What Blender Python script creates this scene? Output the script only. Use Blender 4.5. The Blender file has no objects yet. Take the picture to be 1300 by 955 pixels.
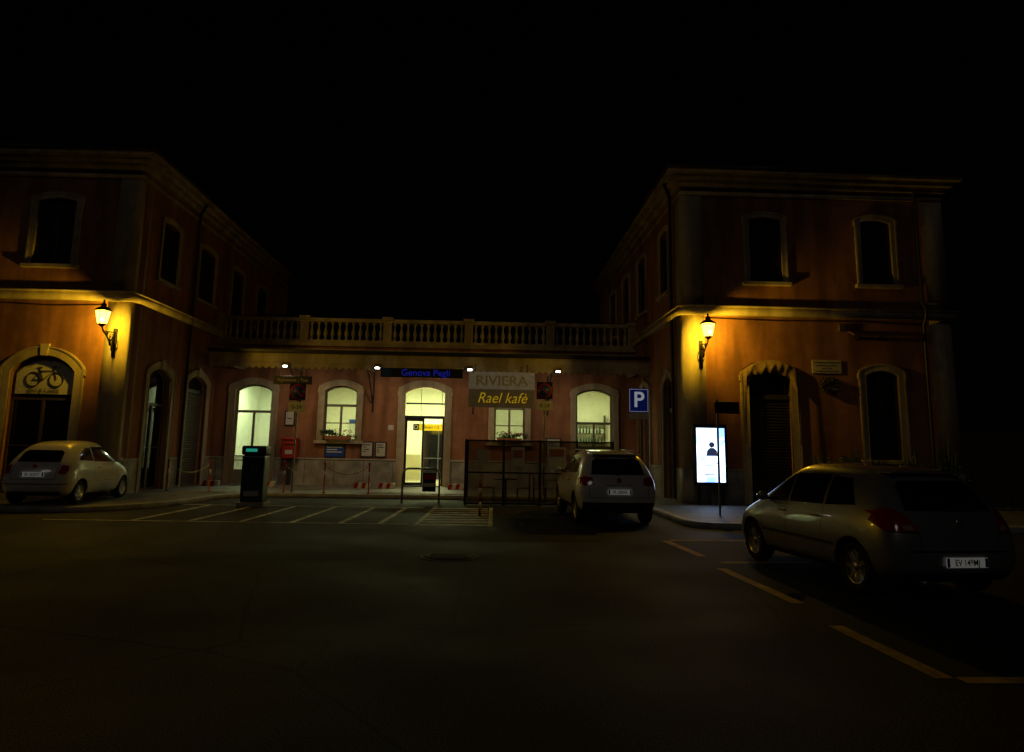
import bpy, bmesh, math, random
from mathutils import Vector, Matrix
from mathutils.bvhtree import BVHTree
random.seed(7)
R=math.radians
COL=bpy.context.collection
# ------------------------------------------------------------ materials
def mat(name,col,rough=.7,metal=0,var=.0,scale=8,bump=0,bscale=60,emis=None,estr=0,coat=0,spec=.5,stain=0):
    m=bpy.data.materials.new(name); m.use_nodes=True; nt=m.node_tree; N=nt.nodes; L=nt.links
    b=N["Principled BSDF"]; b.inputs["Base Color"].default_value=(*col,1); b.inputs["Roughness"].default_value=rough
    b.inputs["Metallic"].default_value=metal; b.inputs["Coat Weight"].default_value=coat
    b.inputs["Coat Roughness"].default_value=.04
    b.inputs["Specular IOR Level"].default_value=spec
    tc=N.new("ShaderNodeTexCoord")
    if var>0:
        n=N.new("ShaderNodeTexNoise"); n.inputs["Scale"].default_value=scale; n.inputs["Detail"].default_value=8; n.inputs["Roughness"].default_value=.65
        L.new(tc.outputs["Object"],n.inputs["Vector"])
        r=N.new("ShaderNodeValToRGB"); r.color_ramp.elements[0].position=.3; r.color_ramp.elements[1].position=.7
        r.color_ramp.elements[0].color=(*[c*(1-var) for c in col],1); r.color_ramp.elements[1].color=(*[min(1,c*(1+var)) for c in col],1)
        L.new(n.outputs["Fac"],r.inputs["Fac"]); out=r.outputs["Color"]
        if stain>0:
            mp=N.new("ShaderNodeMapping"); mp.inputs["Scale"].default_value=(1.6,1.6,.25); L.new(tc.outputs["Object"],mp.inputs["Vector"])
            n2=N.new("ShaderNodeTexNoise"); n2.inputs["Scale"].default_value=1.1; n2.inputs["Detail"].default_value=10; L.new(mp.outputs[0],n2.inputs["Vector"])
            r2=N.new("ShaderNodeValToRGB"); r2.color_ramp.elements[0].position=.38; r2.color_ramp.elements[1].position=.6
            v=1-stain; r2.color_ramp.elements[0].color=(v,v*.97,v*.92,1); r2.color_ramp.elements[1].color=(1,1,1,1)
            L.new(n2.outputs["Fac"],r2.inputs["Fac"])
            mx=N.new("ShaderNodeMixRGB"); mx.blend_type='MULTIPLY'; mx.inputs[0].default_value=1
            L.new(out,mx.inputs[1]); L.new(r2.outputs[0],mx.inputs[2]); out=mx.outputs[0]
        L.new(out,b.inputs["Base Color"])
    if bump>0:
        n=N.new("ShaderNodeTexNoise"); n.inputs["Scale"].default_value=bscale; n.inputs["Detail"].default_value=5
        L.new(tc.outputs["Object"],n.inputs["Vector"]); bp=N.new("ShaderNodeBump"); bp.inputs["Strength"].default_value=bump; bp.inputs["Distance"].default_value=.02
        L.new(n.outputs["Fac"],bp.inputs["Height"]); L.new(bp.outputs[0],b.inputs["Normal"])
    if emis: b.inputs["Emission Color"].default_value=(*emis,1); b.inputs["Emission Strength"].default_value=estr
    return m
M={}
M['stucco']=mat("stucco",(.37,.165,.085),.92,var=.2,scale=2.2,bump=.5,bscale=45,stain=.45)
M['cream']=mat("cream_trim",(.54,.46,.32),.88,var=.16,scale=4,bump=.35,bscale=50,stain=.4)
M['stone']=mat("stone",(.42,.41,.38),.6,var=.2,scale=5,bump=.2,bscale=30,stain=.35)
M['iron']=mat("iron",(.02,.02,.022),.5,metal=.6,var=.3,scale=20)
M['darkmetal']=mat("dark_metal",(.05,.05,.055),.45,metal=.5,var=.25,scale=12)
M['lid']=mat("cast_iron_lid",(.03,.028,.026),.8,var=.3,scale=14)
M['galv']=mat("galvanised",(.3,.3,.31),.4,metal=.8,var=.2,scale=15)
M['roof']=mat("roof_tiles",(.12,.06,.04),.9,var=.4,scale=10)
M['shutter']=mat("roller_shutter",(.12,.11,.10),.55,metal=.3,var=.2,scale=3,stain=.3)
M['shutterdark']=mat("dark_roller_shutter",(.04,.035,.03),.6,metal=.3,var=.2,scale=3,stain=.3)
M['woodframe']=mat("wood_frame",(.07,.05,.035),.5,var=.3,scale=15)
M['whiteframe']=mat("white_frame",(.28,.28,.2),.5,var=.15,scale=10)
M['darkglass']=mat("dark_glass",(.006,.006,.007),.08,spec=.6)
M['plaster']=mat("interior_plaster",(.8,.8,.68),.8,var=.08,scale=1.5)
M['tilefloor']=mat("interior_floor",(.4,.36,.28),.35,var=.15,scale=3)
M['red']=mat("red_paint",(.40,.02,.012),.45,var=.15,scale=6)
M['white']=mat("white_paint",(.7,.7,.67),.5,var=.12,scale=8)
M['blue']=mat("blue_paint",(.02,.07,.4),.4,var=.1,scale=6)
M['signblue']=mat("sign_blue_added_glow",(.02,.07,.45),.4,var=.1,scale=6,emis=(.01,.04,.5),estr=.05)  # weak glow added to the paint to brighten the parking sign
M['signwhite']=mat("sign_white_added_glow",(.75,.75,.75),.5,emis=(.8,.85,1),estr=.22)  # glow added to the white, standing in for retroreflective sheeting
M['black']=mat("black_paint",(.012,.012,.013),.5,var=.2,scale=6)
M['paper']=mat("paper",(.55,.55,.5),.8,var=.15,scale=14)
M['plaque']=mat("marble_plaque",(.5,.46,.38),.5,var=.2,scale=6)
M['cloth']=mat("curtain_cloth",(.28,.19,.10),.95,var=.3,scale=12)
M['leaf']=mat("leaves",(.045,.085,.025),.6,var=.5,scale=6)
M['flower']=mat("blossom",(.5,.03,.05),.6,var=.3,scale=6)
M['terracotta']=mat("terracotta",(.35,.13,.06),.8,var=.2,scale=9)
M['wood']=mat("fence_wood",(.12,.065,.035),.8,var=.4,scale=7,bump=.3,bscale=25)
M['rubber']=mat("tyre_rubber",(.018,.018,.018),.85,var=.3,scale=20)
M['rim']=mat("alloy",(.45,.45,.46),.3,metal=.9,var=.1,scale=9)
M['plastic']=mat("bumper_plastic",(.02,.02,.021),.6,var=.2,scale=14)
M['seam']=mat("panel_gap",(.004,.004,.004),.8)
M['tail']=mat("tail_light",(.42,.010,.007),.15,coat=1,var=.35,scale=30)
M['tailclear']=mat("tail_light_clear",(.5,.42,.38),.12,coat=1)
M['silver']=mat("silver_car_paint",(.32,.32,.335),.36,metal=.4,coat=1,var=.05,scale=3)
M['carwhite']=mat("white_car_paint",(.78,.78,.76),.3,coat=1,var=.05,scale=2)
M['chrome']=mat("chrome",(.7,.7,.7),.2,metal=.8)
M['plate']=mat("number_plate",(.8,.8,.78),.4,emis=(1,.97,.9),estr=.06)  # faint added glow imitates light returned by a retroreflective plate
M['plateblue']=mat("plate_blue",(.02,.06,.35),.4)
M['paintyel']=mat("yellow_road_paint",(.75,.42,.06),.8,var=.5,scale=9,stain=.4)
M['paintwhite']=mat("white_road_paint",(.68,.68,.68),.8,var=.55,scale=7,stain=.5)
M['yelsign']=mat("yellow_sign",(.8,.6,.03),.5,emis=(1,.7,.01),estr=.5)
M['yeltext']=mat("yellow_lettering",(.8,.65,.05),.5,emis=(.8,.62,.02),estr=.22)
M['tube']=mat("ceiling_lamp",(1,1,.9),.3,emis=(1,1,.7),estr=4)
M['flood']=mat("flood_lens",(1,1,1),.3,emis=(.95,1,1),estr=25)
M['green']=mat("green_display",(.1,.8,.5),.3,emis=(.03,.6,.4),estr=.35)
M['meter']=mat("meter_green",(.02,.06,.04),.4,var=.2,scale=8)
M['bluelet']=mat("blue_lettering",(.03,.04,.45),.4,emis=(.02,.03,.6),estr=.25)
def tglass(name,tcol,gfix=None,em=None,es=0):
    m=bpy.data.materials.new(name); m.use_nodes=True; nt=m.node_tree; N=nt.nodes; L=nt.links; N.remove(N["Principled BSDF"])
    t=N.new("ShaderNodeBsdfTransparent"); t.inputs[0].default_value=(*tcol,1); g=N.new("ShaderNodeBsdfGlossy"); g.inputs["Roughness"].default_value=.03
    mx=N.new("ShaderNodeMixShader")
    if gfix is None:
        f=N.new("ShaderNodeFresnel"); f.inputs[0].default_value=1.45; L.new(f.outputs[0],mx.inputs[0])
    else: mx.inputs[0].default_value=gfix
    L.new(t.outputs[0],mx.inputs[1]); L.new(g.outputs[0],mx.inputs[2]); out=mx.outputs[0]
    if em:
        e=N.new("ShaderNodeEmission"); e.inputs[0].default_value=(*em,1); e.inputs[1].default_value=es; a=N.new("ShaderNodeAddShader"); L.new(out,a.inputs[0]); L.new(e.outputs[0],a.inputs[1]); out=a.outputs[0]
    L.new(out,N["Material Output"].inputs[0]); return m
M['glass']=tglass("window_glass",(.88,.92,.88))
M['smoked']=tglass("smoked_glass",(.6,.57,.5),.08)
M['lampglass']=tglass("lantern_glass",(.9,.85,.7),.05,(1,.64,.10),3.2)
def asphalt():
    m=bpy.data.materials.new("asphalt"); m.use_nodes=True; nt=m.node_tree; N=nt.nodes; L=nt.links; b=N["Principled BSDF"]
    tc=N.new("ShaderNodeTexCoord")
    def noise(s,d=8): n=N.new("ShaderNodeTexNoise"); n.inputs["Scale"].default_value=s; n.inputs["Detail"].default_value=d; L.new(tc.outputs["Object"],n.inputs["Vector"]); return n
    a=noise(.35); c=noise(60,4)
    r=N.new("ShaderNodeValToRGB"); r.color_ramp.elements[0].position=.35; r.color_ramp.elements[1].position=.65
    r.color_ramp.elements[0].color=(.022,.021,.023,1); r.color_ramp.elements[1].color=(.042,.039,.041,1); L.new(a.outputs["Fac"],r.inputs["Fac"])
    r2=N.new("ShaderNodeValToRGB"); r2.color_ramp.elements[0].position=.38; r2.color_ramp.elements[1].position=.68
    r2.color_ramp.elements[0].color=(.35,.35,.35,1); r2.color_ramp.elements[1].color=(1.8,1.8,1.8,1); L.new(c.outputs["Fac"],r2.inputs["Fac"])
    mx=N.new("ShaderNodeMixRGB"); mx.blend_type='MULTIPLY'; mx.inputs[0].default_value=1; L.new(r.outputs[0],mx.inputs[1]); L.new(r2.outputs[0],mx.inputs[2])
    v=N.new("ShaderNodeTexVoronoi"); v.feature='DISTANCE_TO_EDGE'; v.inputs["Scale"].default_value=.28
    dn=noise(1.5); ad=N.new("ShaderNodeMixRGB"); ad.inputs[0].default_value=.12; L.new(tc.outputs["Object"],ad.inputs[1]); L.new(dn.outputs["Color"],ad.inputs[2]); L.new(ad.outputs[0],v.inputs["Vector"])
    lt=N.new("ShaderNodeMath"); lt.operation='LESS_THAN'; lt.inputs[1].default_value=.0045; L.new(v.outputs["Distance"],lt.inputs[0])
    m2=N.new("ShaderNodeMixRGB"); L.new(lt.outputs[0],m2.inputs[0]); L.new(mx.outputs[0],m2.inputs[1]); m2.inputs[2].default_value=(.012,.012,.012,1)
    L.new(m2.outputs[0],b.inputs["Base Color"])
    rr=N.new("ShaderNodeMapRange"); rr.inputs[1].default_value=.3; rr.inputs[2].default_value=.7; rr.inputs[3].default_value=.6; rr.inputs[4].default_value=.9; L.new(a.outputs["Fac"],rr.inputs[0]); L.new(rr.outputs[0],b.inputs["Roughness"])
    b.inputs["Specular IOR Level"].default_value=.22
    bp=N.new("ShaderNodeBump"); bp.inputs["Strength"].default_value=.9; bp.inputs["Distance"].default_value=.02; L.new(c.outputs["Fac"],bp.inputs["Height"]); L.new(bp.outputs[0],b.inputs["Normal"])
    return m
M['asphalt']=asphalt()
def slabs(name,c1,c2,mortar,w,h,msize,rough,vertical=False):
    m=bpy.data.materials.new(name); m.use_nodes=True; nt=m.node_tree; N=nt.nodes; L=nt.links; b=N["Principled BSDF"]
    tc=N.new("ShaderNodeTexCoord"); br=N.new("ShaderNodeTexBrick"); br.inputs["Color1"].default_value=(*c1,1); br.inputs["Color2"].default_value=(*c2,1); br.inputs["Mortar"].default_value=(*mortar,1)
    br.inputs["Scale"].default_value=1; br.inputs["Brick Width"].default_value=w; br.inputs["Row Height"].default_value=h; br.inputs["Mortar Size"].default_value=msize
    if vertical:
        br.offset=0
        sp=N.new("ShaderNodeSeparateXYZ"); cb=N.new("ShaderNodeCombineXYZ"); L.new(tc.outputs["Object"],sp.inputs[0])
        ad=N.new("ShaderNodeMath"); L.new(sp.outputs[0],ad.inputs[0]); L.new(sp.outputs[1],ad.inputs[1]); L.new(ad.outputs[0],cb.inputs[0]); L.new(sp.outputs[2],cb.inputs[1]); L.new(cb.outputs[0],br.inputs["Vector"])
    else: L.new(tc.outputs["Object"],br.inputs["Vector"])
    n=N.new("ShaderNodeTexNoise"); n.inputs["Scale"].default_value=2.5; n.inputs["Detail"].default_value=9; L.new(tc.outputs["Object"],n.inputs["Vector"])
    r=N.new("ShaderNodeValToRGB"); r.color_ramp.elements[0].position=.35; r.color_ramp.elements[1].position=.65; r.color_ramp.elements[0].color=(.6,.58,.55,1); r.color_ramp.elements[1].color=(1.1,1.1,1.1,1); L.new(n.outputs["Fac"],r.inputs["Fac"])
    mx=N.new("ShaderNodeMixRGB"); mx.blend_type='MULTIPLY'; mx.inputs[0].default_value=1; L.new(br.outputs["Color"],mx.inputs[1]); L.new(r.outputs[0],mx.inputs[2]); L.new(mx.outputs[0],b.inputs["Base Color"])
    b.inputs["Roughness"].default_value=rough
    bp=N.new("ShaderNodeBump"); bp.inputs["Strength"].default_value=.4; bp.inputs["Distance"].default_value=.01; bp.invert=True; L.new(br.outputs["Fac"],bp.inputs["Height"]); L.new(bp.outputs[0],b.inputs["Normal"])
    return m
M['paving']=slabs("paving_slabs",(.18,.17,.155),(.22,.21,.19),(.06,.055,.05),.5,.5,.012,.65)
M['basestone']=slabs("base_stone_panels",(.34,.33,.30),(.44,.42,.38),(.10,.09,.08),1.15,1.3,.012,.5,True)

# ------------------------------------------------------------ helpers
def P(name,loc=(0,0,0),rz=0):
    o=bpy.data.objects.new(name,None); o.empty_display_size=.3; o.location=loc; o.rotation_euler=(0,0,rz); COL.objects.link(o); return o
def mk(name,verts,faces,m,par=None,smooth=False,loc=None,rot=None,fix=True):
    me=bpy.data.meshes.new(name); me.from_pydata([tuple(v) for v in verts],[],faces)
    if fix:
        bm=bmesh.new(); bm.from_mesh(me); bmesh.ops.recalc_face_normals(bm,faces=bm.faces); bm.to_mesh(me); bm.free()
    if m: me.materials.append(m)
    if smooth:
        for p in me.polygons: p.use_smooth=True
    o=bpy.data.objects.new(name,me); COL.objects.link(o)
    if par: o.parent=par
    if loc: o.location=loc
    if rot: o.rotation_euler=rot
    return o
BF=[(0,1,3,2),(4,6,7,5),(0,4,5,1),(2,3,7,6),(0,2,6,4),(1,5,7,3)]
def bv(x0,x1,y0,y1,z0,z1): return [(x,y,z) for x in (x0,x1) for y in (y0,y1) for z in (z0,z1)]
def box(name,x0,x1,y0,y1,z0,z1,m,par=None,bevel=0,rot=None,loc=None):
    o=mk(name,bv(x0,x1,y0,y1,z0,z1),BF,m,par,rot=rot,loc=loc)
    if bevel: b=o.modifiers.new("b",'BEVEL'); b.width=bevel; b.segments=2
    return o
def boxes(name,L,m,par=None,bevel=0):
    V=[];F=[]
    for b in L:
        k=len(V); V+=bv(*b); F+=[tuple(i+k for i in f) for f in BF]
    o=mk(name,V,F,m,par)
    if bevel: b=o.modifiers.new("b",'BEVEL'); b.width=bevel; b.segments=2
    return o
def lathe_v(prof,seg=12,c=(0,0,0)):
    V=[];F=[];n=len(prof)
    for i in range(seg):
        a=2*math.pi*i/seg
        for r,z in prof: V.append((c[0]+r*math.cos(a),c[1]+r*math.sin(a),c[2]+z))
    for i in range(seg):
        j=(i+1)%seg
        for k in range(n-1): F.append((i*n+k,j*n+k,j*n+k+1,i*n+k+1))
    F.append(tuple(i*n for i in range(seg))[::-1]); F.append(tuple(i*n+n-1 for i in range(seg)))
    return V,F
def lathe(name,prof,m,par=None,c=(0,0,0),seg=12,smooth=True,rot=None,loc=None):
    V,F=lathe_v(prof,seg,c); return mk(name,V,F,m,par,smooth,rot=rot,loc=loc)
def tube(name,pts,r,m,par=None,cyc=False,res=2):
    c=bpy.data.curves.new(name,'CURVE'); c.dimensions='3D'; c.bevel_depth=r; c.bevel_resolution=res; c.use_fill_caps=True
    s=c.splines.new('POLY'); s.points.add(len(pts)-1)
    for i,p in enumerate(pts): s.points[i].co=(*p,1)
    s.use_cyclic_u=cyc; c.materials.append(m)
    o=bpy.data.objects.new(name,c); COL.objects.link(o)
    if par:o.parent=par
    return o
def text(name,body,size,loc,rot,m,par=None,ext=.004,shear=0,align='CENTER',sx=1,offset=0):
    c=bpy.data.curves.new(name,'FONT'); c.body=body; c.size=size; c.extrude=ext; c.align_x=align; c.align_y='CENTER'; c.shear=shear; c.offset=offset; c.materials.append(m)
    o=bpy.data.objects.new(name,c); o.location=loc; o.rotation_euler=rot; o.scale=(sx,1,1); COL.objects.link(o)
    if par:o.parent=par
    return o
FR=(R(90),0,0)
def fill(name,loops,w0,w1,mapf,m,par=None):
    c=bpy.data.curves.new("tmp",'CURVE'); c.dimensions='2D'; c.fill_mode='BOTH'; c.extrude=(w1-w0)/2
    for lp in loops:
        s=c.splines.new('POLY'); s.points.add(len(lp)-1)
        for i,p in enumerate(lp): s.points[i].co=(p[0],p[1],0,1)
        s.use_cyclic_u=True
    o=bpy.data.objects.new("tmp",c); COL.objects.link(o)
    dg=bpy.context.evaluated_depsgraph_get(); dg.update()
    me=bpy.data.meshes.new_from_object(o.evaluated_get(dg)); bpy.data.objects.remove(o); bpy.data.curves.remove(c)
    for v in me.vertices: v.co=mapf(v.co.x,v.co.y,v.co.z+(w0+w1)/2)
    bm=bmesh.new(); bm.from_mesh(me); bmesh.ops.remove_doubles(bm,verts=bm.verts,dist=1e-4); bmesh.ops.recalc_face_normals(bm,faces=bm.faces); bm.to_mesh(me); bm.free()
    me.materials.clear(); me.materials.append(m); me.name=name
    o=bpy.data.objects.new(name,me); COL.objects.link(o)
    if par:o.parent=par
    return o
def arch(u0,u1,z0,zt,rise,g=0,n=14,gb=None):
    gb=g if gb is None else gb
    u0-=g;u1+=g;z0-=gb;zt+=g
    c=u1-u0; rs=rise*(c/(c-2*g)) if rise else 0
    if rs<=0: return [(u0,z0),(u1,z0),(u1,zt),(u0,zt)]
    Rr=(c*c/4+rs*rs)/(2*rs); cz=zt-Rr; a=math.asin(min(1,c/2/Rr)); um=(u0+u1)/2
    return [(u0,z0),(u1,z0)]+[(um+Rr*math.sin(a-2*a*i/n),cz+Rr*math.cos(a-2*a*i/n)) for i in range(n+1)]
def plane_map(ax,val,s):
    if ax=='y': return lambda u,v,w: Vector((u,val+s*w,v))
    return lambda u,v,w: Vector((val+s*w,u,v))
def mbox(name,mp,u0,u1,z0,z1,w0,w1,m,par,bevel=0):
    a=mp(u0,z0,w0); b=mp(u1,z1,w1)
    return box(name,min(a.x,b.x),max(a.x,b.x),min(a.y,b.y),max(a.y,b.y),min(a.z,b.z),max(a.z,b.z),m,par,bevel)
def facade(par,nm,mp,u0,u1,z0,z1,ops,base=1.1,basemat=None,wallmat=None):
    wallmat=wallmat or M['stucco']
    loops=[[(u0,z0),(u1,z0),(u1,z1),(u0,z1)]]
    for o in ops:
        zb=o['z0'] if not o.get('door') else z0+.01
        loops.append(arch(o['u0'],o['u1'],zb,o['zt'],o['rise']))
    fill(nm+"_wall",loops,-.35,0,mp,wallmat,par)
    if base:
        cuts=sorted([(o['u0']-o.get('t',.22),o['u1']+o.get('t',.22)) for o in ops if o.get('door')]); x=u0; seg=[]
        for a,b in cuts: seg.append((x,a)); x=b
        seg.append((x,u1))
        for a,b in seg:
            if b-a>.05:
                mbox(nm+"_base",mp,a,b,z0,base,-.02,.05,basemat or M['basestone'],par,.008)
                mbox(nm+"_base_cap",mp,a,b,base+.001,base+.06,-.02,.075,M['stone'],par,.01)
    for o in ops:
        t=o.get('t',.22); tw=.06
        a=arch(o['u0'],o['u1'],o['z0'],o['zt'],o['rise'],-.015,gb=0)
        b=arch(o['u0'],o['u1'],o['z0'],o['zt'],o['rise'],t,gb=0)
        loop=b[1:]+[b[0],a[0]]+a[:1:-1]+[a[1]]
        fill(nm+"_surround",[loop],-.03,tw,mp,M['cream'],par)
        b2=arch(o['u0'],o['u1'],o['z0'],o['zt'],o['rise'],t-.05,gb=0)
        fill(nm+"_surround_fillet",[b[1:]+[b[0],b2[0]]+b2[:1:-1]+[b2[1]]],tw-.01,tw+.02,mp,M['cream'],par)
        um=(o['u0']+o['u1'])/2
        if o['rise']:
            zt=o['zt']
            if o.get('door') and nm!='central':
                V=[(um-.09,zt-.03),(um+.09,zt-.03),(um+.13,zt+t+.06),(um-.13,zt+t+.06)]
                fill(nm+"_keystone",[V],-.02,tw+.035,mp,M['cream'],par)
            zs=zt-o['rise']
            for s in (-1,1):
                uu=o['u0']-t if s<0 else o['u1']+t
                mbox(nm+"_ear",mp,uu-.035,uu+.035,zs-.12,zs+.06,-.02,tw+.024,M['cream'],par,.006)
        if not o.get('door'):
            mbox(nm+"_sill",mp,o['u0']-t-.08,o['u1']+t+.08,o['z0']-.12,o['z0']-.002,-.2,tw+.09,M['cream'],par,.012)
        k=o.get('kind','dark'); U0,U1,Z0,ZT,rs=o['u0'],o['u1'],o['z0'],o['zt'],o['rise']
        fm=M['whiteframe'] if k in('lit','litdoor') else M['woodframe']
        if k in('lit','litdoor','dark','darkdoor'):
            inner=arch(U0+.08,U1-.08,Z0+.08,ZT-.08,rs*.9)
            fill(nm+"_frame",[arch(U0-.01,U1+.01,Z0,ZT+.01,rs),inner],-.24,-.17,mp,fm,par)
            g=M['glass'] if k in('lit','litdoor') or o.get('clear') else M['darkglass']
            fill(nm+"_glass",[arch(U0+.05,U1-.05,Z0+.05,ZT-.05,rs*.93)],-.212,-.206,mp,g,par)
            zt2=o.get('transom',ZT-rs-.55); um=(U0+U1)/2
            mbox(nm+"_transom",mp,U0+.08,U1-.08,zt2-.05,zt2+.05,-.235,-.165,fm,par,.006)
            mbox(nm+"_mullion",mp,um-.045,um+.045,Z0+.08,zt2-.051,-.235,-.163,fm,par,.006)
            bars=[.5] if k!='litdoor' else [.32,.38]
            for q in bars:
                for (a_,b_) in ((U0+.08,um-.046),(um+.046,U1-.08)):
                    zq=Z0+(zt2-Z0)*q; mbox(nm+"_bar",mp,a_,b_,zq-.02,zq+.02,-.23,-.18,fm,par)
            if k=='litdoor':
                for (a_,b_) in ((U0+.08,um-.046),(um+.046,U1-.08)):
                    mbox(nm+"_kick_panel",mp,a_,b_,Z0+.08,Z0+.55,-.228,-.19,fm,par,.01)
            if o.get('panel'):
                mbox(nm+"_panel",mp,U0+.081,U1-.081,Z0+.01,o['panel'],-.245,-.185,fm,par,.01)
        elif k=='louver':
            fill(nm+"_backing",[arch(U0-.01,U1+.01,Z0,ZT+.01,rs)],-.25,-.2,mp,M['black'],par)
            um=(U0+U1)/2; L=[]
            for (a,b) in ((U0+.01,um-.01),(um+.01,U1-.01)):
                z=Z0+.1
                while z<ZT-rs-.1:
                    A=mp(a+.07,z,-.13);B=mp(b-.07,z+.035,-.08); L.append((min(A.x,B.x),max(A.x,B.x),min(A.y,B.y),max(A.y,B.y),min(A.z,B.z),max(A.z,B.z))); z+=.075
                for c,d in((a,a+.07),(b-.07,b)):
                    A=mp(c,Z0+.02,-.14);B=mp(d,ZT-rs-.02,-.07); L.append((min(A.x,B.x),max(A.x,B.x),min(A.y,B.y),max(A.y,B.y),min(A.z,B.z),max(A.z,B.z)))
            boxes(nm+"_louvred_shutter",L,M['shut'],par)
        elif k=='roller':
            zt3=o.get('rollz',ZT-rs)
            n=int((zt3-Z0)/.09); V=[];F=[]
            for i in range(n*4+1):
                z=Z0+(zt3-Z0)*i/(n*4); w=-.16+.022*math.sin(i/4*2*math.pi)
                V+= [mp(U0-.01,z,w),mp(U1+.01,z,w)]
            for i in range(n*4): F.append((2*i,2*i+1,2*i+3,2*i+2))
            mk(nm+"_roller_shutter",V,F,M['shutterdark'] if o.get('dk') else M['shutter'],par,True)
            fill(nm+"_lunette",[arch(U0-.01,U1+.01,zt3-.02,ZT+.01,rs)],-.24,-.2,mp,M['darkglass'],par)
            mbox(nm+"_shutter_box",mp,U0,U1,zt3-.02,zt3+.14,-.19,-.1,M['darkmetal'],par,.01)

# ------------------------------------------------------------ world, camera
XL,XR,XE,YF,YC,YB=-10.907,6.014,14.479,20.968,27.9,36.8
XW=-19.4; PZ=.12
w=bpy.data.worlds.new("World"); bpy.context.scene.world=w; w.use_nodes=True; nt=w.node_tree
sky=nt.nodes.new("ShaderNodeTexSky"); sky.sky_type='NISHITA'; sky.sun_disc=False
SE,SA=R(38),R(200)
sky.sun_elevation=SE; sky.sun_rotation=SA
bg=nt.nodes["Background"]; bg.inputs[1].default_value=.00005; nt.links.new(sky.outputs[0],bg.inputs[0])
sl=bpy.data.lights.new("fill_sun",'SUN'); sl.energy=.030; sl.angle=R(10); sl.color=(1,.86,.76)  # weak warm sun lamp added as fill, stands in for unseen street lighting
so=bpy.data.objects.new("fill_sun",sl); COL.objects.link(so)
d=Vector((math.sin(SA)*math.cos(SE),math.cos(SA)*math.cos(SE),math.sin(SE))); so.rotation_euler=d.to_track_quat('Z','Y').to_euler(); so.location=(0,-10,30)
yaw,pitch,roll,f=.033,.154,.017,877.156
fw=Vector((math.sin(yaw)*math.cos(pitch),math.cos(yaw)*math.cos(pitch),math.sin(pitch)))
r0=Vector((math.cos(yaw),-math.sin(yaw),0)); u0=r0.cross(fw); rr=r0*math.cos(roll)+u0*math.sin(roll); uu=-r0*math.sin(roll)+u0*math.cos(roll)
cd=bpy.data.cameras.new("camera"); cd.sensor_width=36; cd.lens=f/1300*36; cd.shift_y=-44.5/1300; cd.clip_end=2000; cd.clip_start=.1
co=bpy.data.objects.new("camera",cd); COL.objects.link(co)
co.matrix_world=Matrix(((rr.x,uu.x,-fw.x,0),(rr.y,uu.y,-fw.y,0),(rr.z,uu.z,-fw.z,1.67),(0,0,0,1)))
bpy.context.scene.camera=co
sc=bpy.context.scene; sc.view_settings.view_transform='Standard'; sc.view_settings.look='None'; sc.view_settings.exposure=0

# ------------------------------------------------------------ ground
mk("ground",[(-600,-600,-.004),(600,-600,-.004),(600,600,-.004),(-600,600,-.004)],[(0,1,2,3)],M['asphalt'])
mk("road",[(-60,-30,0),(60,-30,0),(60,60,0),(-60,60,0)],[(0,1,2,3)],M['asphalt'])
def smoothpoly(pts,r=.8,n=6):
    out=[]
    for i,p in enumerate(pts):
        a=Vector(pts[i-1]);b=Vector(p);c=Vector(pts[(i+1)%len(pts)])
        la=(a.xy-b.xy);lc=(c.xy-b.xy); rr_=min(r,la.length*.4,lc.length*.4); s=b.xy+la.normalized()*rr_; e=b.xy+lc.normalized()*rr_
        for k in range(n+1):
            t=k/n; q=s*(1-t)**2+b.xy*2*t*(1-t)+e*t*t; out.append((q.x,q.y))
    return out
pav=smoothpoly([(-50,17.0),(-9.6,17.0),(-8.5,18.6),(-8.1,22.0),(-7.2,22.9),(4.0,22.9),(4.6,22.2),(4.6,15.4),(50,15.3),(50,55),(-50,55)])
idm=lambda u,v,w: Vector((u,v,w))
pv=P("pavement"); fill("paving",[pav],-.05,PZ,idm,M['paving'],pv)
def offset_poly(pts,d):
    n=len(pts);o=[]
    for i in range(n):
        a=Vector(pts[i-1]);b=Vector(pts[i]);c=Vector(pts[(i+1)%n]); t1=(b-a).normalized(); t2=(c-b).normalized(); nn=(Vector((t1.y,-t1.x))+Vector((t2.y,-t2.x))).normalized(); o.append(tuple(b+nn*d))
    return o
fill("kerb",[offset_poly(pav,.1),offset_poly(pav,-.08)],-.05,PZ+.012,idm,M['stone'],pv)
def strip(par,nm,p,q,wd,m,z=.004):
    a=Vector(p);b=Vector(q);t=(b-a).normalized();n=Vector((-t.y,t.x))*wd/2
    mk(nm,[(*(a+n),z),(*(a-n),z),(*(b-n),z),(*(b+n),z)],[(0,1,2,3)],m,par)
rm=P("road_markings")
for a,b in (((3.38,13.26),(3.50,11.4)),((3.42,10.27),(3.53,8.0)),((3.45,7.01),(3.5,5.44))): strip(rm,"yellow_line",a,b,.15,M['paintyel'])
strip(rm,"yellow_line",(3.6,5.4),(9,5.5),.14,M['paintyel'],.004); strip(rm,"yellow_line",(3.5,13.35),(5.6,13.5),.13,M['paintyel'])
strip(rm,"yellow_line",(3.6,10.8),(5,10.9),.12,M['paintyel'],.004)
for x in (-7.6,-6.4,-5.3,-4.2,-3.15,-2.3): strip(rm,"bay_line",(x,15.55),(x+.1,19.5),.12,M['paintwhite'])
strip(rm,"bay_line",(-9.4,15.45),(-1.7,15.45),.11,M['paintwhite'],.008)
strip(rm,"bay_line",(-9.2,19.6),(-1.7,19.6),.1,M['paintwhite'],.008)
strip(rm,"bay_line",(-1.5,15.2),(-1.4,20.0),.1,M['paintwhite'],.008); strip(rm,"bay_line",(.1,15.2),(.15,20.0),.1,M['paintwhite'],.008)
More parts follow.
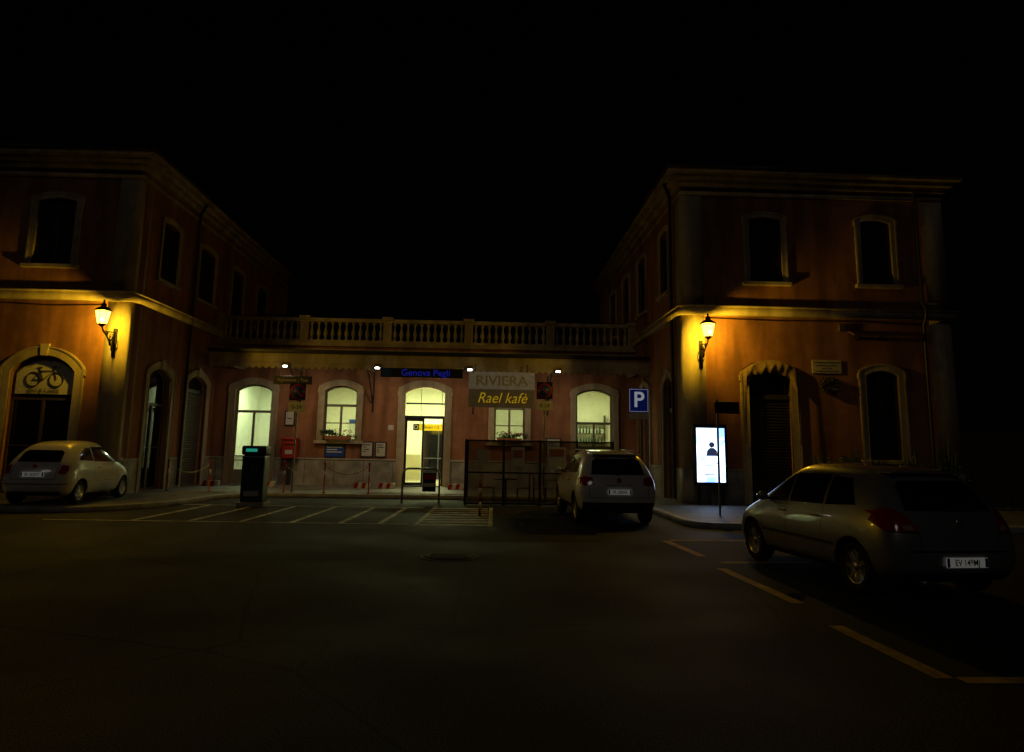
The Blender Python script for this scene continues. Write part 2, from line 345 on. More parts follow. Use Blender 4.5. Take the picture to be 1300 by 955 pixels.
for i in range(8): strip(rm,"crossing_bar",(-1.43,15.4+i*.58),(0.06,15.5+i*.58),.26,M['paintwhite'])
mh=P("manhole_cover",(-.55,11.05,0)); lathe("frame",[(.46,.001),(.46,.006),(.4,.007),(.4,.004)],M['lid'],mh,seg=32); lathe("lid",[(.385,.0),(.385,.009)],M['lid'],mh,seg=32)
boxes("lid_ribs",[(-.3,.3,-.25+i*.1-.012,-.25+i*.1+.012,.009,.014) for i in range(6)],M['lid'],mh)

# ------------------------------------------------------------ station building
M['shut']=mat("louvre_green",(.02,.03,.022),.6,var=.3,scale=9)
ST=P("railway_station")
mC=plane_map('y',YC,-1); mF=plane_map('y',YF,-1); mSL=plane_map('x',XL,1); mSR=plane_map('x',XR,-1)
cops=[dict(u0=-10.06,u1=-8.6,z0=PZ,zt=4.04,rise=.22,door=1,kind='litdoor',transom=2.95,t=.24),
 dict(u0=-6.54,u1=-5.22,z0=1.85,zt=4.05,rise=.2,kind='lit',transom=3.25),
 dict(u0=-3.33,u1=-1.72,z0=PZ,zt=4.05,rise=.24,door=1,kind='none',t=.26),
 dict(u0=.25,u1=1.5,z0=1.88,zt=4.1,rise=.2,kind='lit',transom=3.25),
 dict(u0=3.55,u1=5.05,z0=PZ,zt=4.1,rise=.22,door=1,kind='litdoor',transom=2.72,panel=1.8,t=.22)]
facade(ST,"central",mC,XL,XR,0,5.6,cops,base=1.1)
mbox("entrance_transom",mC,-3.33,-1.72,2.78,2.9,-.26,-.14,M['darkmetal'],ST,.01)
fill("entrance_fanlight",[arch(-3.3,-1.75,2.9,4.02,.23)],-.212,-.206,mC,M['glass'],ST)
mbox("entrance_fan_bar",mC,-3.3,-1.75,3.36,3.42,-.25,-.18,M['darkmetal'],ST)
mbox("entrance_leaf_glass",mC,-3.2,-2.6,.25,2.7,-.21,-.2,M['glass'],ST)
for a,b,c,d_ in ((-3.32,-3.22,PZ,2.78),(-2.62,-2.54,PZ,2.78),(-1.82,-1.73,PZ,2.78),(-3.22,-2.62,PZ,.26),(-3.22,-2.62,2.68,2.78)): mbox("entrance_frame",mC,a,b,c,d_,-.24,-.17,M['darkmetal'],ST)
y0,y1=YC+.36,YC+5.6
mk("interior_floor",[(XL,YC+.0,PZ+.004),(XR,YC+.0,PZ+.004),(XR,y1,PZ+.004),(XL,y1,PZ+.004)],[(0,1,2,3)],M['tilefloor'],ST)
box("interior_ceiling",XL,XR,y0,y1,4.45,4.55,M['plaster'],ST)
boxes("interior_side_lining",[(XL+.002,XL+.03,y0,y1,PZ+.01,4.449),(XR-.03,XR-.002,y0,y1,PZ+.01,4.449)],M['plaster'],ST)
bmap=plane_map('y',y1,-1)
fill("interior_back_wall",[[(XL,0),(XR,0),(XR,4.5),(XL,4.5)],[(-3.05,.13),(-1.6,.13),(-1.6,2.6),(-3.05,2.6)],[(-9.9,.13),(-9.3,.13),(-9.3,2.4),(-9.9,2.4)]],-.15,0,bmap,M['plaster'],ST)
box("interior_back_glazing",-3.05,-1.6,y1+.06,y1+.07,.12,2.6,M['darkglass'],ST)
boxes("interior_glazing_bars",[(-2.36,-2.3,y1+.02,y1+.06,.12,2.6),(-3.05,-2.361,y1+.02,y1+.06,1.1,1.16),(-2.299,-1.6,y1+.02,y1+.06,1.1,1.16)],M['darkmetal'],ST)
box("interior_door",-9.9,-9.3,y1+.05,y1+.1,.12,2.4,M['woodframe'],ST)
boxes("interior_partitions",[(x-.06,x+.06,y0,y1,PZ,4.45) for x in (-7.9,-4.4,-.6,2.6)],M['plaster'],ST)
boxes("interior_dado",[(a,b,y1-.02,y1-.001,PZ+.005,1.3) for a,b in ((-9.2,-7.97),(-7.83,-4.47),(-4.33,-3.15),(-1.5,-.67),(-.53,2.53),(2.67,XR-.04))],mat("dado_paint",(.42,.36,.2),.6,var=.1,scale=3),ST)
box("central_back_wall",XL,XR,YB-.3,YB,0,5.6,M['stucco'],ST)
box("terrace_slab",XL+.01,XR-.01,YC+.36,YB+.1,5.45,5.72,M['stone'],ST)
yd=P("platform_sign"); box("board",-2.95,-1.9,YC+2.2,YC+2.28,2.36,2.64,M['yelsign'],yd); box("board_end",-3.2,-2.951,YC+2.2,YC+2.28,2.36,2.64,M['black'],yd)
text("letter","D",.26,(-3.07,YC+2.195,2.5),FR,M['white'],yd); text("lettering","Binari 1-2",.17,(-2.42,YC+2.195,2.5),FR,M['black'],yd,sx=1)
boxes("hanger",[(-2.9,-2.88,YC+2.23,YC+2.25,2.64,4.45),(-2.0,-1.98,YC+2.23,YC+2.25,2.64,4.45)],M['darkmetal'],yd)
vm=P("ticket_machine",(-1.15,y1-.35,PZ)); box("cabinet",-.35,.35,-.3,.3,0,1.75,M['blue'],vm,.03); box("screen",-.25,.25,-.31,-.302,1.1,1.5,M['darkglass'],vm); box("tray",-.2,.2,-.33,-.29,.5,.65,M['darkmetal'],vm)
nb=P("notice_board"); box("panel",-6.6,-5.3,y1-.05,y1-.021,1.6,2.7,M['paper'],nb); box("header",-6.6,-5.3,y1-.06,y1-.022,2.71,2.9,M['blue'],nb)
sh=P("bar_shelving"); boxes("shelf",[(3.2,5.6,y1-.4,y1-.03,z,z+.04) for z in (1.4,1.9,2.4,2.9)]+[(3.16,3.199,y1-.4,y1-.03,.2,3.3),(5.601,5.64,y1-.4,y1-.03,.2,3.3)],M['woodframe'],sh)
V=[];F=[]
for z in (1.44,1.94,2.44):
    x=3.32
    while x<5.5:
        v,ff=lathe_v([(.04,0),(.04,.2),(.015,.27),(.015,.34)],8,(x,y1-.2,z)); k=len(V); V+=v; F+=[tuple(q+k for q in g) for g in ff]; x+=random.uniform(.11,.2)
mk("bottles",V,F,M['meter'],sh,True)
def area(nm,loc,sx,sy,pw,col,par=None,rot=(0,0,0)):
    l=bpy.data.lights.new(nm,'AREA'); l.shape='RECTANGLE'; l.size=sx; l.size_y=sy; l.energy=pw; l.color=col; o=bpy.data.objects.new(nm,l); o.location=loc; o.rotation_euler=rot; COL.objects.link(o)
    if par:o.parent=par
    return o
IC=(.97,1,.50)
for x,pw in ((-9.4,115),(-6.0,120),(-2.5,320),(1.0,65),(4.3,140)):
    cl=P("ceiling_light",(x,YC+2.8,4.38)); box("housing",-.65,.65,-.12,.12,0,.06,M['white'],cl,.01); box("diffuser",-.6,.6,-.09,.09,-.03,-.001,M['tube'],cl)
    area("tube_light",(0,0,-.05),1.2,.18,pw,IC if x!=-9.4 else (.86,1,.62),cl)
CY=25.5
CX0=-10.15
box("canopy_roof",CX0,XR-.01,CY,YC-.001,4.72,5.02,M['stone'],ST,.02)
box("canopy_fascia",CX0-.06,XR-.012,CY-.08,CY-.001,4.62,5.08,M['cream'],ST,.015)
box("canopy_gutter",CX0-.1,XR-.012,CY-.2,CY-.081,4.98,5.12,M['darkmetal'],ST,.02)
n=int((XR-CX0)/.24)
dx=(XR-.03-CX0+.05)/n; pts=[]
for i in range(n):
    x=XR-.03-i*dx
    for k in range(5): pts.append((x-dx*k/5,4.5-.09*math.sin(math.pi*k/5)))
fill("canopy_valance",[[(CX0-.05,4.619),(XR-.03,4.619)]+pts+[(CX0-.05,4.5)]],.05,.065,plane_map('y',CY-.005,-1),M['cream'],ST)
boxes("canopy_beams",[(x-.05,x+.05,CY,YC-.002,4.58,4.718) for x in (-9.8,-7.5,-4.6,-.8,2.6,5.7)],M['stone'],ST)
for x in (-7.5,-4.6,-.6,2.4):
    tube("canopy_bracket",[(x,YC-.02,3.4),(x,YC-.35,3.55),(x,YC-.8,3.95),(x,YC-1.3,4.35),(x,YC-1.9,4.55)],.025,M['iron'],ST)
    tube("canopy_bracket_post",[(x,YC-.03,3.0),(x,YC-.03,4.58)],.03,M['iron'],ST)
box("central_cornice",XL,XR,YC-.18,YC-.001,5.3,5.5,M['cream'],ST,.02)
box("central_coping",XL,XR,YC-.25,YC+.35,5.601,5.76,M['cream'],ST,.02)
prof=[(.075,0),(.075,.05),(.045,.07),(.04,.12),(.07,.2),(.085,.28),(.07,.36),(.035,.5),(.033,.6),(.055,.64),(.055,.66),(.075,.68),(.075,.74)]
V=[];F=[]
peds=[-10.78,-7.5,-4.15,-.85,2.5,5.87]
for a,b in zip(peds[:-1],peds[1:]):
    n=11
    for i in range(n):
        x=a+.28+(b-a-.56)*i/(n-1); v,ff=lathe_v(prof,8,(x,YC+.08,5.88)); k=len(V); V+=v; F+=[tuple(q+k for q in g) for g in ff]
mk("balustrade_balusters",V,F,M['cream'],ST,True)
boxes("balustrade_pedestals",[(x-.17,x+.17,YC-.08,YC+.24,5.761,6.68) for x in peds],M['cream'],ST,.012)
box("balustrade_plinth",XL,XR,YC-.05,YC+.21,5.762,5.88,M['cream'],ST,.012)
box("balustrade_rail",XL,XR,YC-.078,YC+.25,6.62,6.78,M['cream'],ST,.03)
boxes("balustrade_caps",[(x-.22,x+.22,YC-.13,YC+.29,6.70,6.86) for x in peds],M['cream'],ST,.015)
rops=[dict(u0=8.16,u1=9.22,z0=6.98,zt=9.12,rise=.1,kind='louver',t=.16),dict(u0=11.77,u1=12.79,z0=6.98,zt=9.12,rise=.1,kind='louver',t=.16),
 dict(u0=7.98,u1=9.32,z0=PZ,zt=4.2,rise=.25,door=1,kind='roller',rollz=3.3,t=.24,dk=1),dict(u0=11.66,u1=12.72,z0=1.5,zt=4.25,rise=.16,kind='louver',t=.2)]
facade(ST,"wing_front",mF,XR,XE,0,10.36,rops,base=1.1)
lops=[dict(u0=-14.0,u1=-12.82,z0=6.98,zt=9.1,rise=.1,kind='louver',t=.18),dict(u0=-17.6,u1=-16.4,z0=6.98,zt=9.1,rise=.1,kind='louver',t=.18),
 dict(u0=-14.22,u1=-12.3,z0=PZ,zt=4.2,rise=.5,door=1,kind='darkdoor',transom=2.9,t=.26),dict(u0=-17.7,u1=-16.3,z0=1.2,zt=4.2,rise=.25,kind='louver',t=.2)]
facade(ST,"wing_front",mF,XW,XL,0,10.36,lops,base=1.1)
sl_=[dict(u0=22.45,u1=24.1,z0=PZ,zt=4.1,rise=.3,door=1,kind='darkdoor',transom=2.9,t=.22,clear=1),dict(u0=25.35,u1=27.1,z0=PZ,zt=4.15,rise=.3,door=1,kind='roller',rollz=3.5,t=.22)]
for a,b in ((22.5,23.7),(25.5,26.9),(28.8,30.1),(32,33.3)): sl_.append(dict(u0=a,u1=b,z0=6.98,zt=9.0,rise=.1,kind='louver',t=.16))
facade(ST,"wing_side",mSL,YF+.36,YB,0,10.36,sl_,base=1.1)
sr_=[dict(u0=22.2,u1=23.5,z0=PZ,zt=4.1,rise=.28,door=1,kind='roller',rollz=2.95,t=.2),dict(u0=25.5,u1=27.1,z0=PZ,zt=4.1,rise=.28,door=1,kind='roller',rollz=2.95,t=.2)]
for a,b in ((22.5,23.6),(25.9,27.2),(29.0,30.3),(32.2,33.5)): sr_.append(dict(u0=a,u1=b,z0=6.98,zt=9.2,rise=.1,kind='louver',t=.16))
facade(ST,"wing_side",mSR,YF+.36,YB,0,10.36,sr_,base=1.1)
boxes("lobby_walls",[(XL-3.2,XL-3.1,YF+.37,25,PZ,4.4),(XL-3.099,XL-.36,24.9,25,PZ,4.4)],M['plaster'],ST); box("lobby_ceiling",XL-3.2,XL-.36,YF+.37,25,4.401,4.5,M['plaster'],ST); box("lobby_floor",XL-3.2,XL-.36,YF+.37,25,.05,PZ,M['tilefloor'],ST)
lb=P("ceiling_light",(XL-1.6,23.2,4.34)); box("housing",-.15,.15,-.4,.4,0,.06,M['white'],lb,.01); area("tube_light",(0,0,-.02),.2,.7,9,(1,.8,.4),lb)
for X0,X1 in ((XR,XE),(XW,XL)):
    if X0==XR: box("wing_end_wall",XE-.35,XE-.002,YF+.36,YB,0,10.36,M['stucco'],ST)
    else: box("wing_end_wall",XW+.002,XW+.35,YF+.36,YB,0,10.36,M['stucco'],ST)
    box("wing_back_wall",X0+.36,X1-.36,YB-.35,YB-.001,0,10.36,M['stucco'],ST)
    box("wing_floor_slab",X0+.36,X1-.36,YF+.36,YB-.36,5.5,5.7,M['stone'],ST)
    for z0,z1,e,mm in ((5.86,6.1,.16,'cream'),(6.101,6.16,.21,'cream'),(9.78,9.9,.06,'cream'),(10.05,10.22,.14,'cream'),(10.221,10.361,.3,'cream'),(10.362,10.5,.5,'cream'),(10.501,10.6,.56,'darkmetal')):
        outl=[(X0-e,YF-e),(X1+e,YF-e),(X1+e,YB+e),(X0-e,YB+e)]; inn=[(X0+.1,YF+.1),(X1-.1,YF+.1),(X1-.1,YB-.1),(X0+.1,YB-.1)]
        fill("wing_string_course" if z0<7 else "wing_cornice",[outl,inn],z0,z1,idm,M[mm],ST)
    e=.5;xm=(X0+X1)/2
    mk("wing_roof",[(X0-e,YF-e,10.59),(X1+e,YF-e,10.59),(X1+e,YB+e,10.59),(X0-e,YB+e,10.59),(xm,YF+4.2,11.7),(xm,YB-4.2,11.7)],[(0,1,4),(1,2,5,4),(2,3,5),(3,0,4,5),(0,3,2,1)],M['roof'],ST)
    for cx,s in ((X0,1),(X1,-1)):
        a,b=sorted((cx-s*.035,cx+s*.66))
        for z0,z1 in ((1.161,5.85),(6.161,9.779)):
            fill("corner_pilaster",[[(a,YF-.035),(b,YF-.035),(b,YF+.2),(cx+s*.2,YF+.2),(cx+s*.2,YF+.66),(cx-s*.035,YF+.66)]],z0,z1,idm,M['cream'],ST)
        fill("pilaster_base",[[(a-.05,YF-.09),(b+.05,YF-.09),(b+.05,YF+.2),(cx+s*.2,YF+.2),(cx+s*.2,YF+.72),((cx-s*.09),YF+.72)]],0,1.162,idm,M['stone'],ST)
tube("downpipe",[(XR-.12,YF+.9,.2),(XR-.12,YF+.9,10.0),(XR-.4,YF+.5,10.35)],.055,M['darkmetal'],ST)
tube("downpipe",[(XL+.12,25.0,.2),(XL+.12,25.0,10.0),(XL+.4,24.8,10.35)],.055,M['darkmetal'],ST)
tube("downpipe",[(13.6,YF-.1,1.2),(13.6,YF-.1,5.7),(13.6,YF-.26,5.95),(13.6,YF-.26,6.2),(13.6,YF-.1,6.4),(13.6,YF-.1,10.1)],.05,M['darkmetal'],ST)
tube("wall_cable",[(6.75,YF-.05,5.78),(9,YF-.05,5.74),(11.5,YF-.05,5.78),(13.6,YF-.05,5.7)],.014,M['black'],ST)
tube("wall_cable",[(-11.6,YF-.05,5.75),(-13.2,YF-.05,5.70),(-15,YF-.05,5.76),(-17,YF-.05,5.7)],.014,M['black'],ST)
jb=P("junction_box"); box("box",10.9,11.1,YF-.1,YF-.004,5.45,5.68,M['galv'],jb,.01)
hd=P("wall_hood"); mk("slab",[(11.2,YF-.01,5.5),(12.4,YF-.01,5.5),(12.45,YF-.5,5.3),(11.15,YF-.5,5.3),(11.2,YF-.01,5.42),(12.4,YF-.01,5.42),(12.45,YF-.5,5.25),(11.15,YF-.5,5.25)],[(0,1,2,3),(7,6,5,4),(0,3,7,4),(1,5,6,2),(3,2,6,7),(0,4,5,1)],M['roof'],hd)
boxes("bracket",[(11.4,11.44,YF-.3,YF-.005,5.2,5.3),(12.16,12.2,YF-.3,YF-.005,5.2,5.3)],M['iron'],hd)
pq=P("memorial_plaque"); box("slab",10.01,10.93,YF-.04,YF-.005,4.12,4.54,M['plaque'],pq,.008)
for i in range(4): text("inscription",["A RICORDO DEI FERROVIERI","CADUTI PER LA PATRIA","1915 - 1918","IL DOPOLAVORO POSE"][i],.065,(10.47,YF-.043,4.45-.09*i),FR,M['woodframe'],pq,.001)
wr=P("memorial_wreath",(10.5,YF-.06,3.75)); V=[];F=[]
for i in range(260):
    a=random.uniform(0,2*math.pi); r=.2+random.gauss(0,.035); c=Vector((r*1.25*math.cos(a),random.uniform(-.08,.03),r*math.sin(a))); t=Vector([random.gauss(0,1) for _ in range(3)]).normalized()*.05; s=t.orthogonal().normalized()*.02; k=len(V); V+=[c-t,c+s,c+t,c-s]; F.append((k,k+1,k+2,k+3))
mk("wreath_leaves",V,F,M['leaf'],wr,fix=False)
cu=P("door_curtain"); V=[];F=[]; nu,nv=110,16
for i in range(nu+1):
    t=i/nu; u=7.78+1.75*t; s=abs(t-.5)*2; ztop=4.50-.35*s*s; hang=.34+.08*abs(math.sin(t*math.pi*5))+ (1.9 if s>.90 else max(0,(s-.66))*1.3)
    for j in range(nv+1):
        q=j/nv; V.append((u,YF-.13-.06*q*(1-q)*4-.012*math.sin(t*math.pi*13+1.3*math.sin(q*3+t*7))*(.4+q)-.02*math.sin(q*5+t*9),ztop-hang*q))
for i in range(nu):
    for j in range(nv): a=i*(nv+1)+j; F.append((a,a+1,a+nv+2,a+nv+1))
mk("drape",V,F,M['cloth'],cu,True); tube("rail",[(7.78,YF-.1,4.18),(8.1,YF-.1,4.38),(8.65,YF-.1,4.5),(9.2,YF-.1,4.38),(9.53,YF-.1,4.18)],.015,M['iron'],cu)
bs=P("bicycle_sign"); bx,bz,by=-13.26,3.5,YF+.12
fill("board",[arch(-14.1,-12.42,3.03,4.06,.42)],-.02,.0,plane_map('y',by+.0,-1),M['paper'],bs)
yy=by-.02
def circ(cx,cz,r,n=28): return [(cx+r*math.cos(2*math.pi*i/n),yy,cz+r*math.sin(2*math.pi*i/n)) for i in range(n)]
for s in(-1,1): tube("bike_wheel",circ(bx+s*.34,bz-.03,.21),.014,M['black'],bs,True)
pA=(bx-.34,yy,bz-.03);pB=(bx-.05,yy,bz-.05);pC=(bx-.14,yy,bz+.22);pD=(bx+.24,yy,bz+.24);pE=(bx+.34,yy,bz-.03)
tube("bike_frame",[pA,pC,pB,pA],.012,M['black'],bs); tube("bike_frame",[pB,pD,pC],.012,M['black'],bs); tube("bike_fork",[pE,(bx+.22,yy,bz+.34),(bx+.3,yy,bz+.38)],.012,M['black'],bs); tube("bike_seat",[(bx-.16,yy,bz+.22),(bx-.17,yy,bz+.32),(bx-.24,yy,bz+.33),(bx-.1,yy,bz+.33)],.014,M['black'],bs)
text("lettering","BICI & CAFFE",.16,(bx,by-.024,3.13),FR,M['black'],bs,.002)

# ------------------------------------------------------------ lanterns
def lantern(x,yb,zb):
    L=P("wall_lantern",(x,yb,zb))
    box("wall_plate",-.06,.06,-.04,0,-.75,.1,M['iron'],L,.01)
    tube("arm",[(0,-.03,-.55),(0,-.22,-.42),(0,-.45,-.2),(0,-.68,-.08),(0,-.78,.05)],.024,M['iron'],L)
    tube("arm_top",[(0,-.03,-.02),(0,-.35,-.06),(0,-.68,-.08)],.018,M['iron'],L)
    for (cy,cz,r,d0) in ((-.22,-.2,.12,1),(-.46,-.13,.07,-1),(-.12,-.55,.08,1)):
        tube("scroll",[(0,cy+d0*r*(1-i/34)*math.cos(i*.38),cz+r*(1-i/34)*math.sin(i*.38)) for i in range(30)],.012,M['iron'],L)
    for s in(-1,1):
        tube("leaf_scroll",[(s*.02,-.1-.02*i,-.35+.1*math.sin(i*.7)) for i in range(10)],.014,M['iron'],L)
        tube("side_scroll",[(s*(.02+.09*(1-i/24)*abs(math.sin(i*.3))),-.05-.012*i,-.3+.12*math.cos(i*.4)*(1-i/24)) for i in range(20)],.011,M['iron'],L)
    H=6; yc=-.78
    def ring(r,z): return [(r*math.cos(math.pi/6+i*math.pi/3),yc+r*math.sin(math.pi/6+i*math.pi/3),z) for i in range(H)]
    a=ring(.12,.10);b=ring(.205,.5)
    mk("glass",a+b,[(i,(i+1)%6,(i+1)%6+6,i+6) for i in range(6)],M['lampglass'],L)
    for i in range(6): tube("glazing_bar",[a[i],b[i]],.007,M['iron'],L)
    tube("rim",b,.013,M['iron'],L,True); tube("rim",a,.012,M['iron'],L,True)
    lathe("cup",[(.03,.02),(.05,.04),(.1,.08),(.12,.098)],M['iron'],L,(0,yc,0))
    lathe("cap",[(.235,.505),(.2,.54),(.13,.59),(.075,.62),(.075,.67),(.085,.68),(.03,.73),(.03,.77),(.005,.82)],M['iron'],L,(0,yc,0))
    pl=bpy.data.lights.new("sodium_bulb",'POINT'); pl.energy=250; pl.color=(1,.60,.025); pl.shadow_soft_size=.06
    po=bpy.data.objects.new("sodium_bulb",pl); po.location=(0,yc,.335); COL.objects.link(po); po.parent=L
lantern(-11.25,YF-.035,4.93); lantern(6.53,YF-.035,4.96)

for x in (-7.42,-4.08,-.70,2.56):
    fl=P("floodlight",(x,CY-.12,4.5)); boxes("yoke",[(-.11,-.095,-.02,.02,-.04,.12),(.095,.11,-.02,.02,-.04,.12),(-.11,.11,-.02,.02,.1201,.14)],M['darkmetal'],fl)
    box("head",-.09,.09,-.07,.07,-.05,.04,M['darkmetal'],fl,.015); box("lens",-.075,.075,-.077,-.072,-.035,.015,M['flood'],fl)
    area("flood_light",(0,.3,-.12),.3,.2,14,(1,.78,.50),fl,rot=(R(28),0,0))

# ------------------------------------------------------------ signs
sg=P("station_name_sign"); box("board",-3.95,-.95,CY-.26,CY-.21,4.16,4.5,M['black'],sg,.01); text("lettering","Genova Pegli",.34,(-2.3,CY-.265,4.33),FR,M['bluelet'],sg,.006)
box("logo",-3.88,-3.55,CY-.268,CY-.262,4.2,4.46,M['blue'],sg)
sg=P("cafe_sign"); box("board_upper",-.72,1.68,CY-.34,CY-.28,3.781,4.42,mat("sign_face",(.45,.43,.38),.6,var=.45,scale=7,emis=(.5,.45,.35),estr=.06),sg,.015); box("board_lower",-.72,1.68,CY-.34,CY-.28,3.12,3.779,mat("sign_face_dark",(.22,.18,.10),.6,var=.3,scale=5,emis=(.5,.4,.2),estr=.02),sg,.015)
text("lettering_large","RIVIERA",.5,(.48,CY-.345,4.08),FR,M['paper'],sg,.004,sx=1.1,offset=.008); text("lettering","Rael kafè",.54,(.5,CY-.35,3.45),FR,M['yeltext'],sg,.006,shear=.3,sx=.92,offset=-.002); text("lettering_shadow","Rael kafè",.54,(.515,CY-.345,3.435),FR,M['red'],sg,.002,shear=.3,sx=.92,offset=.008)
boxes("hanger",[(-.5,-.47,CY-.3,CY-.27,4.42,4.7),(1.4,1.43,CY-.3,CY-.27,4.42,4.7)],M['iron'],sg)
sg=P("direction_sign"); box("board",-7.9,-6.5,CY+.1,CY+.14,3.86,4.16,M['black'],sg,.01); text("lettering","Biglietteria - Taxi",.16,(-7.2,CY+.095,4.01),FR,M['paper'],sg,.002); boxes("hanger",[(-7.7,-7.68,CY+.11,CY+.13,4.16,4.7),(-6.72,-6.7,CY+.11,CY+.13,4.16,4.7)],M['iron'],sg)
def road_sign(x,y,z0,kind,top):
    s=P("traffic_sign",(x,y,z0)); tube("pole",[(0,0,0),(0,0,top-z0)],.03,M['galv'],s)
    if kind=='nostop':
        box("back_plate",-.27,.27,-.05,-.035,top-z0-.6,top-z0-.02,M['black'],s,.01)
        lathe("disc",[(.25,0),(.25,.008)],M['red'],s,seg=28,rot=FR,loc=(0,-.052,top-z0-.31)); lathe("disc_centre",[(.2,0),(.2,.004)],M['blue'],s,seg=28,rot=FR,loc=(0,-.061,top-z0-.31))
        box("bar",-.22,.22,-.067,-.0655,-.02,.02,M['red'],s,rot=(0,R(45),0),loc=(0,0,top-z0-.31))
        box("sub_plate",-.27,.27,-.05,-.035,top-z0-.98,top-z0-.66,M['white'],s,.01); text("sub_text","0-24",.18,(0,-.053,top-z0-.82),FR,M['black'],s,.001)
    if kind=='park':
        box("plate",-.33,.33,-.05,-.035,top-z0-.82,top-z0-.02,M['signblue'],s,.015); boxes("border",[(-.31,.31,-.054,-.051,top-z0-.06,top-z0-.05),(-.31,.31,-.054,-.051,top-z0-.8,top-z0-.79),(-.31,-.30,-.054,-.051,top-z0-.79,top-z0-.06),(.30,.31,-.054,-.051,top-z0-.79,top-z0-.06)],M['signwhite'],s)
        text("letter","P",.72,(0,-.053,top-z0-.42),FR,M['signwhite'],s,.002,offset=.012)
        box("sub_plate",-.33,.33,-.05,-.035,top-z0-1.05,top-z0-.85,M['white'],s,.01)
    return s
road_sign(-6.35,23.3,PZ,'nostop',3.72); road_sign(1.9,23.3,PZ,'nostop',3.92); road_sign(5.05,23.1,PZ,'park',3.75)
s=P("street_sign",(5.78,17.3,PZ)); tube("pole",[(0,0,0),(0,0,2.85)],.03,M['galv'],s); box("plate",-.08,.55,-.05,-.03,2.5,2.8,M['darkmetal'],s,.01); box("clamp",-.04,.04,-.0295,.04,2.6,2.66,M['galv'],s)
def notice(nm,x0,x1,z0,z1,m,Y=None):
    Y=YC if Y is None else Y
    s=P(nm); box("frame",x0,x1,Y-.045,Y-.002,z0,z1,M['darkmetal'],s,.008); box("sheet",x0+.05,x1-.05,Y-.05,Y-.046,z0+.05,z1-.05,m,s)
    for zz in [z1-.15-.09*i for i in range(int((z1-z0-.25)/.09))]:
        box("print_line",x0+.1,x1-.1-random.random()*.25,Y-.053,Y-.0505,zz,zz+.035,M['darkmetal'] if m!=M['blue'] else M['white'],s)
notice("notice_board",-6.42,-5.6,1.18,1.72,M['blue']); notice("notice_board",-5.0,-4.5,1.22,1.84,M['paper']); notice("notice_board",-4.44,-3.98,1.22,1.84,M['paper']); notice("notice_board",-8.05,-7.65,2.4,3.0,M['paper'])
notice("notice_board",2.35,2.95,1.4,2.1,M['paper'])
n_=P("info_sign"); box("plate",-3.95,-3.74,YC-.02,YC-.002,2.3,2.5,M['white'],n_)
pb=P("post_box",(-7.72,YC-.18,PZ)); box("body",-.3,.3,-.18,.12,1.0,1.72,M['red'],pb,.05); box("hood",-.33,.33,-.23,.13,1.72,1.82,M['red'],pb,.04); box("slot",-.2,.2,-.19,-.181,1.52,1.57,M['black'],pb); box("label",-.14,.14,-.19,-.181,1.18,1.34,M['paper'],pb); box("pedestal",-.08,.08,-.08,.08,0,1.0,M['darkmetal'],pb,.01)
def foliage(par,nm,c,rad,n,size,m):
    V=[];F=[]; cl=[Vector([random.uniform(-1,1) for _ in range(3)]) for _ in range(max(4,n//70))]
    for i in range(n):
        k=random.choice(cl); p=k*.8+Vector([random.gauss(0,.28) for _ in range(3)]); p=Vector((c[0]+p.x*rad[0],c[1]+p.y*rad[1],c[2]+p.z*rad[2]))
        t=Vector([random.gauss(0,1) for _ in range(3)]).normalized()*size*random.uniform(.6,1.3); s=t.orthogonal().normalized()*size*.45; b=len(V); V+=[p-t,p+s,p+t,p-s]; F.append((b,b+1,b+2,b+3))
    return mk(nm,V,F,m,par,fix=False)
for x,z in ((-5.88,1.98),(.88,2.0)):
    fb=P("flower_box"); box("trough",x-.5,x+.5,YC-.3,YC-.12,z-.1,z+.06,M['terracotta'],fb,.02); foliage(fb,"leaves",(x,YC-.21,z+.15),(.55,.15,.14),420,.05,M['leaf']); foliage(fb,"blossoms",(x,YC-.24,z+.22),(.5,.13,.12),70,.035,M['flower'])
    boxes("bracket",[(x-.4,x-.37,YC-.3,YC-.002,z-.14,z-.101),(x+.37,x+.4,YC-.3,YC-.002,z-.14,z-.101)],M['iron'],fb)
# ------------------------------------------------------------ street furniture
def screenmat():
    m=bpy.data.materials.new("screen"); m.use_nodes=True; nt=m.node_tree; N=nt.nodes; L=nt.links; b=N["Principled BSDF"]; b.inputs["Base Color"].default_value=(.1,.1,.1,1)
    tc=N.new("ShaderNodeTexCoord"); n=N.new("ShaderNodeTexNoise"); n.inputs["Scale"].default_value=2.0; L.new(tc.outputs["Object"],n.inputs["Vector"])
    r=N.new("ShaderNodeValToRGB"); r.color_ramp.elements[0].color=(.16,.36,1,1); r.color_ramp.elements[1].color=(.62,.80,1,1); r.color_ramp.elements[0].position=.38; r.color_ramp.elements[1].position=.58
    L.new(n.outputs["Fac"],r.inputs["Fac"]); L.new(r.outputs[0],b.inputs["Emission Color"]); b.inputs["Emission Strength"].default_value=3.8; return m
tt=P("advertising_display",(6.63,YF-.35,PZ)); box("cabinet",-.5,.5,-.09,.09,.55,2.36,M['darkmetal'],tt,.02); box("screen",-.42,.42,-.097,-.092,.66,2.24,screenmat(),tt); boxes("legs",[(-.4,-.3,-.05,.05,0,.55),(.3,.4,-.05,.05,0,.55)],M['darkmetal'],tt)
pm_=mat("poster_print",(.05,.06,.12),.5,emis=(.04,.05,.12),estr=.6)
lathe("poster_head",[(.085,0),(.085,.003)],pm_,tt,seg=20,rot=FR,loc=(.03,-.0985,1.75)); fill("poster_bust",[[(-.14,1.42),(.2,1.42),(.18,1.58),(.1,1.66),(-.03,1.66),(-.11,1.58)]],.0985,.1,plane_map('y',0,-1),pm_,tt)
